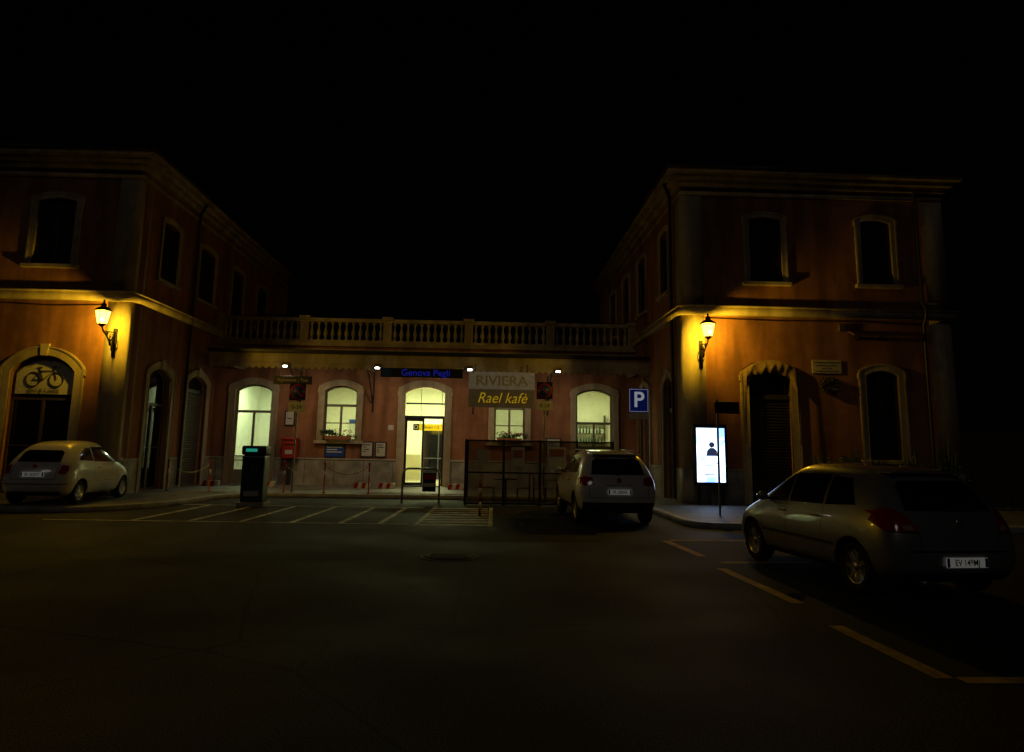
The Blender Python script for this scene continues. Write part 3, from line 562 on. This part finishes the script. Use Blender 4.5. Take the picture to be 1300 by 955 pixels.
for z_,a_,b_ in ((1.2,-.22,.22),(1.12,-.16,.16),(.86,-.2,.1)): box("poster_text",a_,b_,-.1005,-.0985,z_,z_+.03,M['signblue'],tt)
pm=P("parking_meter",(-6.3,19.4,0)); box("plinth",-.36,.36,-.28,.28,0,.12,M['stone'],pm,.01); box("cabinet",-.30,.30,-.24,.24,.12,1.35,M['meter'],pm,.04); box("head",-.33,.33,-.26,.26,1.37,1.62,M['darkmetal'],pm,.05)
box("neck",-.26,.26,-.2,.2,1.35,1.37,M['black'],pm)
box("display",-.2,.1,-.268,-.262,1.46,1.54,M['green'],pm); box("panel",-.2,.2,-.247,-.241,.85,1.2,M['darkmetal'],pm); box("slot",-.12,.12,-.25,-.246,.55,.62,M['black'],pm); box("label",-.2,.2,-.247,-.241,.28,.42,M['paper'],pm)
boxes("keypad",[(-.05+.07*i,-.01+.07*i,-.256,-.2475,.92+.07*j,.96+.07*j) for i in range(3) for j in range(3)],M['galv'],pm)
def post(x,y,z):
    p=P("bollard",(x,y,z)); lathe("shaft",[(.06,0),(.06,.02),(.025,.03),(.025,.92),(.04,.94),(.04,.98),(.015,1.02)],M['red'],p,seg=10); lathe("band",[(.027,.55),(.027,.7)],M['white'],p,seg=10)
px_=[-10.35,-9.0,-7.75,-6.6,-5.3,-3.85]
for x in px_: post(x,23.25,PZ)
ch=P("barrier_chain")
for a,b in zip(px_[:-1],px_[1:]):
    if abs(a+9.0)<.01: continue
    V=[];F=[];n=int((b-a)/.05)
    for i in range(n):
        t=(i+.5)/n; x=a+(b-a)*t; z=PZ+.9-.3*4*t*(1-t); k=len(V); e=.018
        V+=bv(x-.022,x+.022,23.25-(e if i%2 else .005),23.25+(e if i%2 else .005),z-(.005 if i%2 else e),z+(.005 if i%2 else e)); F+=[tuple(q+k for q in g) for g in BF]
    mk("chain_links",V,F,M['red'] if int(a)%2 else M['white'],ch)
hb=P("hoop_barrier",(-1.95,21.1,0)); tube("hoop",[(-.55,0,0),(-.55,0,.85),(-.5,0,.97),(-.4,0,1.02),(.4,0,1.02),(.5,0,.97),(.55,0,.85),(.55,0,0)],.03,M['galv'],hb); tube("crossbar",[(-.55,0,.5),(.55,0,.5)],.02,M['galv'],hb)
box("sign_plate",.05,.45,-.05,-.03,.35,.9,M['darkmetal'],hb,.01); box("sign_band",.08,.42,-.055,-.051,.7,.85,M['red'],hb); box("sign_band",.08,.42,-.055,-.051,.5,.6,M['white'],hb)
hb=P("striped_bollard",(-.15,17.6,0))
for i in range(5): lathe("band",[(.035,i*.17),(.035,i*.17+.169)],M['red'] if i%2==0 else M['white'],hb,seg=12)
for X in (-10.1,-8.1,-4.6,-1.15,-3.7):
    kb=P("striped_kerb_block",(X,26.2,PZ))
    for i in range(4): mk("stripe",[(-.28+.14*i+dx_+(.05 if z_ else 0),y_,z_) for dx_ in(0,.139) for y_ in(-.1,.1) for z_ in(0,.2)],BF,M['red'] if i%2==0 else M['white'],kb)
wbk=P("cafe_windbreak",(0,20.75,0)); xs=[-.62,.5,1.58,2.68,3.75]
L=[]
for x in xs: L.append((x-.035,x+.035,-.035,.035,0,1.92))
for a,b in zip(xs[:-1],xs[1:]):
    for z in (.06,.95,1.88): L.append((a+.0355,b-.0355,-.025,.025,z-.025,z+.025))
boxes("frame",L,M['darkmetal'],wbk,.004)
boxes("panes",[(a+.036,b-.036,-.004,.004,z0,z1) for a,b in zip(xs[:-1],xs[1:]) for z0,z1 in ((.086,.924),(.976,1.854))],M['smoked'],wbk)
boxes("side_frame",[(-.65,-.59,1.9,1.96,0,1.92),(-.645,-.595,.04,1.9,1.86,1.91),(-.645,-.595,.04,1.9,.04,.09)],M['darkmetal'],wbk)
boxes("menu_poster",[(.72,1.12,-.02,-.008,1.15,1.7),(1.8,2.35,-.02,-.008,1.1,1.72),(-.3,.05,-.02,-.008,1.2,1.62)],M['paper'],wbk)
boxes("menu_print",[(1.86,2.29,-.024,-.0205,1.45,1.66),(.78,1.06,-.024,-.0205,1.4,1.62)],M['terracotta'],wbk)
for x in (.6,2.2):
    tb=P("cafe_table",(x,21.8,0)); lathe("table",[(.22,0),(.22,.02),(.03,.04),(.03,.7),(.35,.71),(.35,.74)],M['darkmetal'],tb,seg=20)
    for s_ in (-1,1):
        c_=P("cafe_chair",(x+s_*.55,21.8,0)); boxes("frame",[(a,a+.03,b,b+.03,0,.45) for a in(-.2,.17) for b in(-.2,.17)]+[(s_*.185-.015,s_*.185+.015,b,b+.03,.4505,.88) for b in(-.2,.17)],M['galv'],c_); box("seat",-.2,.2,-.2,.2,.4505,.475,M['terracotta'],c_,.008); box("back",s_*.185-.012,s_*.185+.012,-.169,.169,.62,.86,M['terracotta'],c_,.004)
fn=P("wooden_fence"); boxes("boards",[(14.55+i*.165,14.55+i*.165+.15,23.4+.02*(i%2),23.43+.02*(i%2),.12,2.5+.03*random.random()) for i in range(60)],M['wood'],fn); boxes("rails",[(14.5,24.5,23.46,23.52,z,z+.1) for z in(.5,2.1)],M['wood'],fn); boxes("posts",[(14.5+i*2,14.62+i*2,23.521,23.62,.0,2.6) for i in range(6)],M['wood'],fn)
for i,(x,y,h) in enumerate(((9.9,20.3,.9),(10.7,20.2,1.1),(11.6,20.2,.8),(12.6,20.3,1.0),(13.6,20.3,1.2))):
    pt=P("potted_plant",(x,y,PZ)); lathe("pot",[(.17,0),(.25,.4),(.28,.42),(.28,.47),(.23,.47)],M['terracotta'],pt,seg=16)
    foliage(pt,"leaves",(0,0,.45+h*.5),(.35,.3,h*.45),500,.07,M['leaf'])
    V=[];F=[]
    for k in range(26):
        a=random.uniform(0,6.28); le=random.uniform(.7,1.4)*h; o_=Vector((math.cos(a),math.sin(a),0)); b=Vector((0,0,.45)); n_=Vector((-o_.y,o_.x,0))*.02; tip=b+o_*.35*random.random()+Vector((0,0,le)); q=len(V); V+=[b-n_,b+n_,(b+tip)/2+o_*.05+n_,tip,(b+tip)/2+o_*.05-n_]; F.append((q,q+1,q+2,q+3,q+4))
    mk("blades",V,F,M['leaf'],pt,fix=False)

# ------------------------------------------------------------ cars
def car(loc,heading,paint,cols,Wb,wr,track,dec,extras,name="parked_car"):
    th=math.atan2(math.cos(heading),math.sin(heading)); C=P(name,loc,th)
    ky=[-1,-.5,0,.5,1]; n=len(cols); V=[];idx={}
    for i,c in enumerate(cols):
        xs,zs,ws=c
        for j in range(5):
            for k in range(5):
                if i in(0,n-1) or j in(0,4) or k in(0,4):
                    y=ws[j]*ky[k]; z=zs[j]; x=xs[j]
                    if j==4: z+=.035*(1-ky[k]**2)
                    if i==0: x-=.10*(1-abs(ky[k])**2.5)
                    if i==n-1: x+=.16*(1-abs(ky[k])**2.2)
                    idx[i,j,k]=len(V); V.append((x,y,z))
    F=[]
    for i in range(n-1):
        for j in range(4):
            for k in(0,4): F.append((idx[i,j,k],idx[i+1,j,k],idx[i+1,j+1,k],idx[i,j+1,k]))
        for k in range(4):
            for j in(0,4): F.append((idx[i,j,k],idx[i+1,j,k],idx[i+1,j,k+1],idx[i,j,k+1]))
    for i in(0,n-1):
        for j in range(4):
            for k in range(4): F.append((idx[i,j,k],idx[i,j+1,k],idx[i,j+1,k+1],idx[i,j,k+1]))
    b=mk("body",V,F,paint,None,True); b.data.materials.append(M['black'])
    s=b.modifiers.new("s",'SUBSURF'); s.levels=3; s.render_levels=3
    cut=[]
    for wx in Wb:
        for sd in(-1,1):
            pr=[(wr+.05,-.16),(wr+.05,.35)]
            v,ff=lathe_v(pr,32); v=[(x+wx,(track-.1)*sd+z*sd,y+wr) for x,y,z in v]
            k=mk("cut",v,ff,paint,None); k.data.materials.append(M['black'])
            for p in k.data.polygons:p.material_index=1
            m=b.modifiers.new("b",'BOOLEAN'); m.operation='DIFFERENCE'; m.object=k; m.solver='EXACT'; cut.append(k)
    dg=bpy.context.evaluated_depsgraph_get(); dg.update(); me=bpy.data.meshes.new_from_object(b.evaluated_get(dg)); b.modifiers.clear(); b.data=me
    for k in cut: bpy.data.objects.remove(k)
    for p in me.polygons: p.use_smooth=(p.material_index==0)
    b.parent=C
    bm=bmesh.new(); bm.from_mesh(me); bvh=BVHTree.FromBMesh(bm); bm.free()
    def decal(nm,pts,pl,m,off=.004,res=.035):
        us=[p[0] for p in pts];vs=[p[1] for p in pts]; bm=bmesh.new()
        nx=max(1,int((max(us)-min(us))/res)+1);ny=max(1,int((max(vs)-min(vs))/res)+1)
        g=[[bm.verts.new((min(us)+(max(us)-min(us))*i/nx,min(vs)+(max(vs)-min(vs))*j/ny,0)) for j in range(ny+1)] for i in range(nx+1)]
        for i in range(nx):
            for j in range(ny): bm.faces.new((g[i][j],g[i+1][j],g[i+1][j+1],g[i][j+1]))
        cx=sum(us)/len(us);cy=sum(vs)/len(vs)
        for i in range(len(pts)):
            a=Vector((*pts[i-1],0));q=Vector((*pts[i],0)); nn=Vector((q.y-a.y,-(q.x-a.x),0))
            if nn.length<1e-6: continue
            nn.normalize()
            if nn.dot(Vector((cx,cy,0))-a)>0: nn=-nn
            bmesh.ops.bisect_plane(bm,geom=bm.verts[:]+bm.edges[:]+bm.faces[:],plane_co=a,plane_no=nn,clear_outer=True)
        dead=[]
        for v in bm.verts:
            u,w_=v.co.x,v.co.y
            o,d={'L':((u,3,w_),(0,-1,0)),'R':((u,-3,w_),(0,1,0)),'B':((-5,u,w_),(1,0,0)),'F':((5,u,w_),(-1,0,0)),'T':((u,w_,5),(0,0,-1))}[pl]
            h=bvh.ray_cast(Vector(o),Vector(d))
            if h[0] is None: dead.append(v); continue
            nn=h[1]
            if nn.dot(Vector(d))>0: nn=-nn
            v.co=h[0]+nn*off
        bmesh.ops.delete(bm,geom=dead,context='VERTS'); bmesh.ops.recalc_face_normals(bm,faces=bm.faces)
        m2=bpy.data.meshes.new(nm); bm.to_mesh(m2); bm.free(); m2.materials.append(m)
        for p in m2.polygons:p.use_smooth=True
        o=bpy.data.objects.new(nm,m2); COL.objects.link(o); o.parent=C
    for nm,pts,pl,m,*r in dec:
        off=r[0] if r else .004
        if pl=='S':
            decal(nm,pts,'L',m,off); decal(nm,pts,'R',m,off)
        elif pl=='BB':
            decal(nm,pts,'B',m,off); decal(nm,[(-a,c) for a,c in pts],'B',m,off)
        else: decal(nm,pts,pl,m,off)
    for wx in Wb:
        for sd in(-1,1):
            W=[(wr*.62,-.1),(wr*.9,-.105),(wr*.985,-.07),(wr,-.03),(wr,.03),(wr*.985,.07),(wr*.9,.105),(wr*.66,.1),(wr*.64,.07),(wr*.6,.03)]
            rt=(R(-90*sd),0,0); lc=(wx,sd*(track-.02),wr)
            lathe("tyre",W,M['rubber'],C,seg=36,rot=rt,loc=lc)
            lathe("hub",[(.05,.0),(.06,.075),(.04,.085),(0.002,.088)],M['rim'],C,seg=14,rot=rt,loc=lc)
            lathe("rim_back",[(wr*.6,.02),(wr*.6,.03)],M['black'],C,seg=30,rot=rt,loc=lc)
            V=[];F=[]
            for q in range(7):
                a=q*2*math.pi/7; ca,sa=math.cos(a),math.sin(a)
                for (r_,hw,z) in ((.04,.03,.075),(wr*.63,.022,.08)):
                    for s_ in(-1,1):
                        for zz in(z-.03,z): V.append((r_*ca-s_*hw*sa,r_*sa+s_*hw*ca,zz))
                k=q*8; F+=[(k,k+1,k+5,k+4),(k+2,k+6,k+7,k+3),(k+1,k+3,k+7,k+5),(k,k+4,k+6,k+2)]
            mk("spokes",V,F,M['rim'],C,rot=rt,loc=lc)
            lathe("rim_ring",[(wr*.6,.05),(wr*.665,.06),(wr*.67,.09),(wr*.63,.095),(wr*.6,.07)],M['rim'],C,seg=36,rot=rt,loc=lc)
    extras(C,bvh)
    return C
def mirrors(C,x,z,y,m):
    for s in(-1,1):
        o=lathe("mirror",[(.002,-.09),(.05,-.075),(.075,-.03),(.08,.03),(.055,.075),(.002,.09)],m,C,seg=14,rot=(R(90),0,0),loc=(x,s*(y+.09),z)); o.scale=(.7,.85,1.0)
        box("mirror_arm",x-.03,x+.03,min(s*(y-.08),s*(y+.03)),max(s*(y-.08),s*(y+.03)),z-.05,z-.01,M['plastic'],C,.008)
def plate(C,x,z,txt):
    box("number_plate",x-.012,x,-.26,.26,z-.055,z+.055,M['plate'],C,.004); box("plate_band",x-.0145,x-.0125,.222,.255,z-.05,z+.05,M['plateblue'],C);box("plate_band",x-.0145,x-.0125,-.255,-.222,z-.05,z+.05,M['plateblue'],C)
    text("plate_text",txt,.10,(x-.013,0,z-.003),(R(90),0,R(-90)),M['black'],C,.001,offset=.001,sx=.8)
CA=[([-1.88,-1.98,-1.96,-1.86,-1.50],[.26,.42,.76,1.02,1.40],[.70,.78,.78,.71,.55]),
([-1.70,-1.82,-1.80,-1.70,-1.40],[.20,.42,.76,1.02,1.46],[.78,.86,.86,.80,.58]),
([-1.3,-1.3,-1.3,-1.25,-1.0],[.19,.42,.78,1.0,1.50],[.80,.87,.88,.82,.60]),
([-.7,-.7,-.7,-.7,-.55],[.19,.42,.78,.98,1.52],[.80,.86,.87,.81,.61]),
([0,0,0,0,0],[.19,.42,.77,.95,1.52],[.80,.86,.87,.81,.61]),
([.6,.6,.6,.6,.40],[.19,.42,.76,.93,1.48],[.80,.86,.87,.81,.59]),
([1.1,1.1,1.1,1.08,1.0],[.19,.42,.74,.90,1.10],[.80,.87,.87,.80,.64]),
([1.45,1.45,1.45,1.42,1.35],[.19,.42,.72,.84,.96],[.78,.86,.86,.78,.60]),
([1.78,1.8,1.78,1.75,1.68],[.2,.40,.64,.76,.85],[.72,.80,.78,.70,.52]),
([1.90,1.97,1.93,1.88,1.82],[.24,.38,.55,.66,.74],[.6,.66,.64,.56,.42])]
g=M['darkglass'];sm=M['seam']
decA=[("side_window",[(-1.28,1.05),(-.66,1.01),(-.66,1.385),(-1.05,1.36)],'S',g),("side_window",[(-.6,1.01),(.22,.985),(.22,1.39),(-.6,1.40)],'S',g),("side_window",[(.27,.985),(.92,.97),(.72,1.12),(.40,1.33),(.27,1.385)],'S',g),
("rear_window",[(-.56,1.03),(.56,1.03),(.50,1.30),(.42,1.36),(-.42,1.36),(-.50,1.30)],'B',g,.006),("windscreen",[(-.6,1.10),(.6,1.10),(.5,1.40),(-.5,1.40)],'F',g),
("tail_light",[(.50,.80),(.80,.80),(.80,1.0),(.70,1.06),(.58,.98)],'BB',M['tail'],.008),("tail_light_side",[(-1.84,.80),(-1.56,.90),(-1.62,1.02),(-1.75,1.06),(-1.84,1.0)],'S',M['tail'],.008),
("reverse_light",[(.54,.82),(.66,.82),(.66,.87),(.57,.87)],'BB',M['tailclear'],.011),
("hatch_gap",[(-.5,.60),(.5,.60),(.5,.608),(-.5,.608)],'B',sm,.002),("hatch_gap",[(.5,.60),(.508,.60),(.508,.8),(.5,.8)],'BB',sm,.002),("bumper_gap",[(.5,.79),(.85,.79),(.85,.797),(.5,.797)],'BB',sm,.002),
("bumper_lower",[(-.72,.22),(.72,.22),(.66,.36),(-.66,.36)],'B',M['plastic'],.004),("bumper_strip",[(-.62,.585),(.62,.585),(.62,.60),(-.62,.60)],'B',sm,.003),
("door_gap",[(-.635,.30),(-.627,.30),(-.627,1.38),(-.635,1.38)],'S',sm,.002),("door_gap",[(.242,.30),(.25,.30),(.25,1.38),(.242,1.38)],'S',sm,.002),("door_gap",[(.93,.32),(.938,.32),(.938,.95),(.93,.95)],'S',sm,.002),("sill",[(-.85,.22),(.85,.22),(.85,.30),(-.85,.30)],'S',M['plastic'],.004),
("door_moulding",[(-.9,.52),(.9,.52),(.9,.56),(-.9,.56)],'S',M['plastic'],.008),("fuel_flap",[(-1.36,.83),(-1.2,.83),(-1.2,.835),(-1.36,.835)],'R',sm,.002),
("headlight",[(.42,.60),(.70,.64),(.72,.80),(.5,.74)],'F',M['tailclear'],.006),("headlight",[(-.42,.60),(-.70,.64),(-.72,.80),(-.5,.74)],'F',M['tailclear'],.006),("grille",[(-.35,.38),(.35,.38),(.4,.55),(-.4,.55)],'F',M['plastic'],.006)]
def bx_back(bvh,y,z):
    h=bvh.ray_cast(Vector((-5,y,z)),Vector((1,0,0))); return h[0].x if h[0] else -2
def side_y(bvh,x,z):
    h=bvh.ray_cast(Vector((x,3,z)),Vector((0,-1,0))); return h[0].y if h[0] else .8
def exA(C,b):
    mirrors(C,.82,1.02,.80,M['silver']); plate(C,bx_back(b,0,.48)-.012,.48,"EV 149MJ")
    xb=bx_back(b,0,.88); lathe("badge",[(.055,0),(.055,.01),(.04,.014)],M['chrome'],C,seg=20,rot=(0,R(-90),0),loc=(xb-.004,0,.90)); box("hatch_handle",xb-.03,xb+.02,-.16,.16,.76,.785,M['chrome'],C,.008)
    text("model_lettering","1.2",.06,(bx_back(b,-.38,.72)-.004,-.38,.72),(R(90),0,R(-90)),M['chrome'],C,.002)
    tube("rear_wiper",[(bx_back(b,0,1.04)-.02,0,1.04),(bx_back(b,.18,1.08)-.02,.18,1.08),(bx_back(b,.36,1.10)-.02,.36,1.10)],.008,M['black'],C)
    box("roof_spoiler",-1.6,-1.3,-.5,.5,1.445,1.465,M['silver'],C,.009); box("brake_light",-1.608,-1.602,-.12,.12,1.447,1.462,M['tail'],C)
    tube("antenna",[(-1.15,0,1.5),(-1.4,0,1.68)],.005,M['black'],C)
    for x in(-.5,.36):
        for s in(-1,1):
            y=side_y(b,x,.86); yy_=sorted((s*(y-.01),s*(y+.03))); box("door_handle",x-.09,x+.09,yy_[0],yy_[1],.845,.87,M['silver'],C,.01)
    lathe("exhaust",[(.03,0),(.03,.12)],M['chrome'],C,seg=14,rot=(0,R(-90),0),loc=(-1.85,.45,.24))
car((5.20,9.95,0),R(-6.5),M['silver'],CA,(-1.25,1.25),.31,.75,decA,exA)
CB=[([-1.95,-2.05,-2.0,-1.92,-1.62],[.32,.5,.84,1.08,1.50],[.74,.82,.82,.76,.60]),
([-1.78,-1.88,-1.86,-1.80,-1.5],[.26,.5,.84,1.08,1.58],[.82,.90,.90,.84,.64]),
([-1.3,-1.3,-1.3,-1.3,-1.1],[.25,.5,.86,1.06,1.63],[.85,.91,.91,.86,.66]),
([-.7,-.7,-.7,-.7,-.6],[.25,.5,.86,1.04,1.65],[.85,.90,.90,.85,.67]),
([0,0,0,0,0],[.25,.5,.85,1.02,1.65],[.85,.90,.90,.85,.67]),
([.65,.65,.65,.65,.42],[.25,.5,.84,1.02,1.60],[.85,.90,.90,.85,.64]),
([1.1,1.1,1.1,1.1,1.02],[.25,.5,.84,1.02,1.20],[.85,.91,.91,.85,.70]),
([1.5,1.5,1.5,1.5,1.45],[.25,.5,.82,.98,1.09],[.83,.90,.90,.83,.66]),
([1.9,1.92,1.9,1.88,1.82],[.28,.48,.74,.90,1.00],[.76,.84,.83,.75,.58]),
([2.02,2.10,2.07,2.02,1.95],[.3,.46,.66,.80,.90],[.64,.7,.68,.6,.48])]
decB=[("side_window",[(-1.40,1.16),(-.68,1.12),(-.68,1.50),(-1.18,1.46)],'S',g),("side_window",[(-.62,1.12),(.24,1.09),(.24,1.50),(-.62,1.51)],'S',g),("side_window",[(.3,1.09),(.95,1.08),(.75,1.22),(.42,1.44),(.3,1.49)],'S',g),
("rear_window",[(-.60,1.12),(.60,1.12),(.54,1.42),(.46,1.47),(-.46,1.47),(-.54,1.42)],'B',g,.006),("windscreen",[(-.62,1.22),(.62,1.22),(.54,1.5),(-.54,1.5)],'F',g),
("tail_light",[(.55,.90),(.80,.88),(.82,1.02),(.76,1.08),(.58,1.05)],'BB',M['tail'],.008),("tail_light_side",[(-1.9,.90),(-1.66,.93),(-1.68,1.04),(-1.9,1.06)],'S',M['tail'],.008),
("bumper_lower",[(-.80,.28),(.80,.28),(.80,.52),(-.80,.52)],'B',M['plastic'],.004),("hatch_gap",[(-.66,.62),(.66,.62),(.66,.628),(-.66,.628)],'B',sm,.002),("hatch_gap",[(.66,.62),(.668,.62),(.668,.9),(.66,.9)],'BB',sm,.002),
("reflector",[(.5,.42),(.7,.42),(.7,.46),(.5,.46)],'BB',M['tail'],.007),
("cladding",[(-.86,.24),(.86,.24),(.86,.42),(-.86,.42)],'S',M['plastic'],.006),("door_gap",[(-.66,.42),(-.652,.42),(-.652,1.5),(-.66,1.5)],'S',sm,.002),("door_gap",[(.265,.42),(.273,.42),(.273,1.5),(.265,1.5)],'S',sm,.002),
("headlight",[(.45,.78),(.72,.80),(.72,.94),(.5,.92)],'F',M['tailclear'],.006),("headlight",[(-.45,.78),(-.72,.80),(-.72,.94),(-.5,.92)],'F',M['tailclear'],.006),("grille",[(-.4,.45),(.4,.45),(.4,.6),(-.4,.6)],'F',M['plastic'],.006)]
def exB(C,b):
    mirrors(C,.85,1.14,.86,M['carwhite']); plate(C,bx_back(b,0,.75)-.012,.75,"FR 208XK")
    xb=bx_back(b,0,.98); lathe("badge",[(.055,0),(.055,.01),(.04,.014)],M['red'],C,seg=20,rot=(0,R(-90),0),loc=(xb-.004,0,1.0)); box("hatch_handle",xb-.035,xb+.02,-.3,.3,.87,.9,M['chrome'],C,.008)
    box("roof_spoiler",-1.78,-1.4,-.55,.55,1.555,1.58,M['carwhite'],C,.01); tube("rear_wiper",[(bx_back(b,0,1.12)-.02,0,1.12),(bx_back(b,.35,1.17)-.02,.35,1.17)],.008,M['black'],C)
    for s in(-1,1): tube("roof_rail",[(-1.1,s*.58,1.62),(-1.0,s*.58,1.66),(.2,s*.58,1.67),(.35,s*.58,1.61)],.014,M['galv'],C)
    for x in(-.5,.38):
        for s in(-1,1):
            y=side_y(b,x,.95); q=sorted((s*(y-.01),s*(y+.03))); box("door_handle",x-.09,x+.09,q[0],q[1],.945,.97,M['chrome'],C,.01)
car((2.86,17.6,0),R(-2.5),M['carwhite'],CB,(-1.3,1.3),.34,.79,decB,exB)
CC=[([-1.66,-1.74,-1.70,-1.60,-1.22],[.28,.44,.74,.98,1.36],[.64,.72,.74,.68,.50]),
([-1.5,-1.55,-1.52,-1.44,-1.12],[.21,.44,.76,1.0,1.44],[.74,.81,.82,.76,.55]),
([-1.15,-1.15,-1.15,-1.1,-.82],[.2,.44,.78,.99,1.50],[.76,.82,.83,.78,.58]),
([-.6,-.6,-.6,-.6,-.45],[.2,.44,.78,.97,1.53],[.76,.81,.82,.77,.59]),
([0,0,0,0,0],[.2,.44,.77,.95,1.53],[.76,.81,.82,.77,.59]),
([.5,.5,.5,.5,.30],[.2,.44,.76,.94,1.48],[.76,.81,.82,.77,.57]),
([.98,.98,.98,.98,.88],[.2,.44,.75,.93,1.09],[.76,.82,.82,.76,.62]),
([1.3,1.3,1.3,1.3,1.22],[.2,.44,.73,.88,.97],[.75,.81,.81,.74,.57]),
([1.58,1.6,1.58,1.55,1.48],[.22,.42,.66,.80,.87],[.68,.76,.74,.66,.5]),
([1.70,1.75,1.72,1.68,1.62],[.26,.40,.58,.70,.78],[.56,.62,.6,.52,.4])]
decC=[("side_window",[(-1.16,1.08),(-.52,1.04),(-.52,1.37),(-.72,1.37),(-1.0,1.25)],'S',g),("side_window",[(-.46,1.03),(.84,1.0),(.66,1.12),(.38,1.33),(.2,1.39),(-.46,1.40)],'S',g),
("rear_window",[(-.50,1.03),(.50,1.03),(.46,1.26),(.38,1.31),(-.38,1.31),(-.46,1.26)],'B',g,.006),("windscreen",[(-.55,1.1),(.55,1.1),(.47,1.4),(-.47,1.4)],'F',g),
("tail_light",[(.55,.76),(.68,.74),(.72,.82),(.70,.94),(.58,.96)],'BB',M['tail'],.010),("bumper_strip",[(-.76,.50),(.76,.50),(.76,.525),(-.76,.525)],'B',M['chrome'],.006),("hatch_gap",[(-.5,.62),(.5,.62),(.5,.628),(-.5,.628)],'B',sm,.002),("hatch_gap",[(.5,.62),(.508,.62),(.508,1.0),(.5,1.0)],'BB',sm,.002),
("bumper_lower",[(-.6,.24),(.6,.24),(.6,.33),(-.6,.33)],'B',M['plastic'],.004),("door_gap",[(-.49,.3),(-.482,.3),(-.482,1.4),(-.49,1.4)],'S',sm,.002),("door_gap",[(.75,.32),(.758,.32),(.758,1.0),(.75,1.0)],'S',sm,.002),("side_strip",[(-.75,.52),(.75,.52),(.75,.55),(-.75,.55)],'S',M['chrome'],.006),
("headlight",[(.45,.66),(.6,.68),(.62,.82),(.48,.84)],'F',M['tailclear'],.006),("headlight",[(-.45,.66),(-.6,.68),(-.62,.82),(-.48,.84)],'F',M['tailclear'],.006)]
def exC(C,b):
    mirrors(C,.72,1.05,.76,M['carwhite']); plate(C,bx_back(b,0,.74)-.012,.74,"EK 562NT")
    xb=bx_back(b,0,.92); lathe("badge",[(.05,0),(.05,.01),(.035,.014)],M['red'],C,seg=20,rot=(0,R(-90),0),loc=(xb-.004,0,.93)); box("hatch_handle",xb-.03,xb+.02,-.2,.2,.84,.86,M['chrome'],C,.008)
    tube("rear_wiper",[(bx_back(b,0,1.05)-.02,0,1.05),(bx_back(b,.28,1.08)-.02,.28,1.08)],.008,M['black'],C)
    for s in(-1,1):
        y=side_y(b,-.3,.86); q=sorted((s*(y-.01),s*(y+.03))); box("door_handle",-.38,-.2,q[0],q[1],.855,.88,M['chrome'],C,.01)
car((-10.95,19.0,PZ),R(-3),M['carwhite'],CC,(-1.1,1.18),.29,.71,decC,exC)
